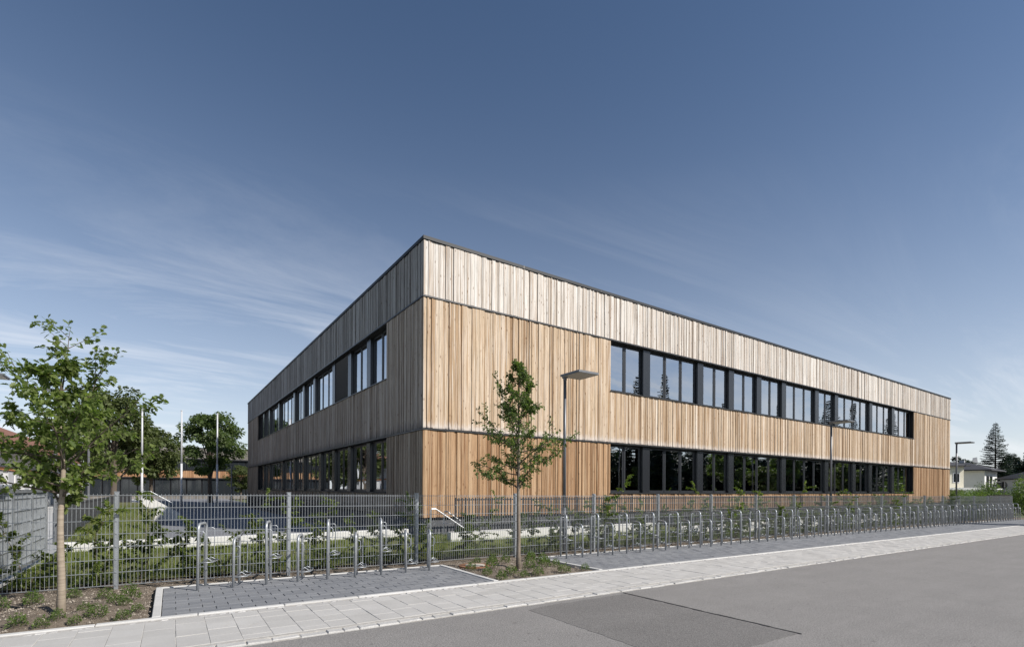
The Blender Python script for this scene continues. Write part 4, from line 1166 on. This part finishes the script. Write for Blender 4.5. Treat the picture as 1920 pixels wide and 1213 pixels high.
def win(o, x0, x1, z0, z1, y, fm='white_wall'):
    mb = MB(); mb.box(x0, x1, y - .05, y - .003, z0, z1); w = mb.build('window', M[fm], o)
    mb = MB(); mb.box(x0 + .1, (x0 + x1)/2 - .04, y - .075, y - .051, z0 + .1, z1 - .1); mb.box((x0 + x1)/2 + .04, x1 - .1, y - .075, y - .051, z0 + .1, z1 - .1); mb.build('pane', M['far_glass'], w)
rzc = -AZ
p = cam2w(56.0, 72); h1 = house('cream_house', 'cream rendered house with dark roof just past the timber building', p, rzc, 6.9, 9, 5.6, 1.5, M['cream_wall'], M['slate'])
for x0, z0 in ((2.0, 3.3), (-.5, 3.3), (-2.5, 3.3), (1.5, .6), (-1.0, .6)): win(h1, x0, x0 + .9, z0, z0 + 1.3, -4.5)
mb = MB(); mb.box(-1.0, 4.6, -6.5, -4.51, 2.35, 2.65); mb.build('porch_roof', M['white_wall'], h1)
mb = MB(); mb.add([(3.6,-5.6,6.0),(4.3,-5.6,5.8),(4.2,-5.6,6.6),(3.7,-5.5,6.5)], [(0,1,2,3)]); mb.tube([(3.3,-4.2,5.4),(3.8,-5.5,6.1)], .03, 6); mb.build('satellite_dish', M['grey_wall'], h1)
TH = math.radians(-53); cw = cam2w((1846 - 960)/961.57*74, 74); W2, D2 = 6.6, 7.8
off = Vector((W2/2, -D2/2, 0)); off.rotate(Matrix.Rotation(rzc + TH, 3, 'Z').to_euler())
h2 = house('white_house', 'white house with slate hip roof and balcony below the tall spruce', cw - off, rzc + TH, W2, D2, 5.35, 1.25, M['white_wall'], M['slate'], .9)
mb = MB(); mb.box(-2.9, -1.6, -D2/2 - .04, -D2/2 - .003, 2.6, 4.3); mb.build('grey_bay', M['grey_wall'], h2)
for y0, z0 in ((-2.9, 2.7), (-.8, 2.7), (1.6, 2.2)):
    mb = MB(); mb.box(W2/2 + .003, W2/2 + .05, y0, y0 + 1.5, z0, z0 + 1.8); w = mb.build('window', M['anthracite'], h2)
    mb = MB(); mb.box(W2/2 + .051, W2/2 + .07, y0 + .1, y0 + .7, z0 + .1, z0 + 1.7); mb.box(W2/2 + .051, W2/2 + .07, y0 + .8, y0 + 1.4, z0 + .1, z0 + 1.7); mb.build('pane', M['far_glass'], w)
mb = MB(); mb.box(W2/2 + .1, W2/2 + 1.3, -3.6, 1.2, 2.45, 2.62); bal = mb.build('balcony', M['white_wall'], h2)
mb = MB()
for i in range(25): mb.box(W2/2 + 1.25, W2/2 + 1.28, -3.6 + i*.2, -3.57 + i*.2, 2.62, 3.5)
mb.box(W2/2 + 1.22, W2/2 + 1.30, -3.6, 1.23, 3.5, 3.56); mb.build('balustrade', M['blackbar'], bal)
p = cam2w(77.6, 74); h3 = house('white_house', 'white house with grey roof beyond the dark board fence', p, rzc + .1, 6.5, 8, 4.1, 1.7, M['white_wall'], M['slate'], .6)
win(h3, -2.6, -.8, .6, 2.8, -4.0, 'anthracite'); win(h3, .5, 1.8, 1.2, 2.6, -4.0, 'anthracite')
# house row across the street, mirrored only
# round road sign seen from behind
p = cam2w((1883 - 960)/961.57*45, 45); sg = thing('road_sign', 'round road sign on a thin grey post, seen from the back', 'road sign', (p.x, p.y, gz(p.x) - .1), rzc)
mb = MB(); mb.tube([(0,0,-.1),(0,0,2.85)], .032, 8); mb.build('post', M['galv'], sg)
mb = MB(); mb.tube([(0,.035,2.52),(0,.06,2.52)], .32, 24); mb.build('disc', M['blackbar'], sg)
mb = MB(); mb.box(-.05, .05, -.04, .034, 2.40, 2.43); mb.box(-.05, .05, -.04, .034, 2.60, 2.63); mb.build('clamp', M['galv'], sg)
# dark board fence beyond the mesh fence
bf = thing('board_fence', 'dark upright board fence beyond the end of the mesh fence', 'fence', (48.0, 1.2, gz(48) - .05), .10)
M['dark_board'] = wood('dark_stained_boards', [(0.0, (.03,.03,.03)), (1.0, (.06,.058,.055))], (.02,.02,.02))
for i in range(60):
    mb = MB(); mb.box(i*.16, i*.16 + .115, 0, .025, .1, 1.55 + .02*(i % 3), .02 + (i*37 % 100)/101); mb.build('board', M['dark_board'], bf)
for i in range(5): mb = MB(); mb.box(i*2.3, i*2.3 + .09, .03, .12, -.1, 1.6); mb.build('post', M['dark_board'], bf)
mb = MB(); mb.box(0, 9.6, .026, .07, .35, .45); mb.box(0, 9.6, .026, .07, 1.2, 1.3); mb.build('rail', M['dark_board'], bf)
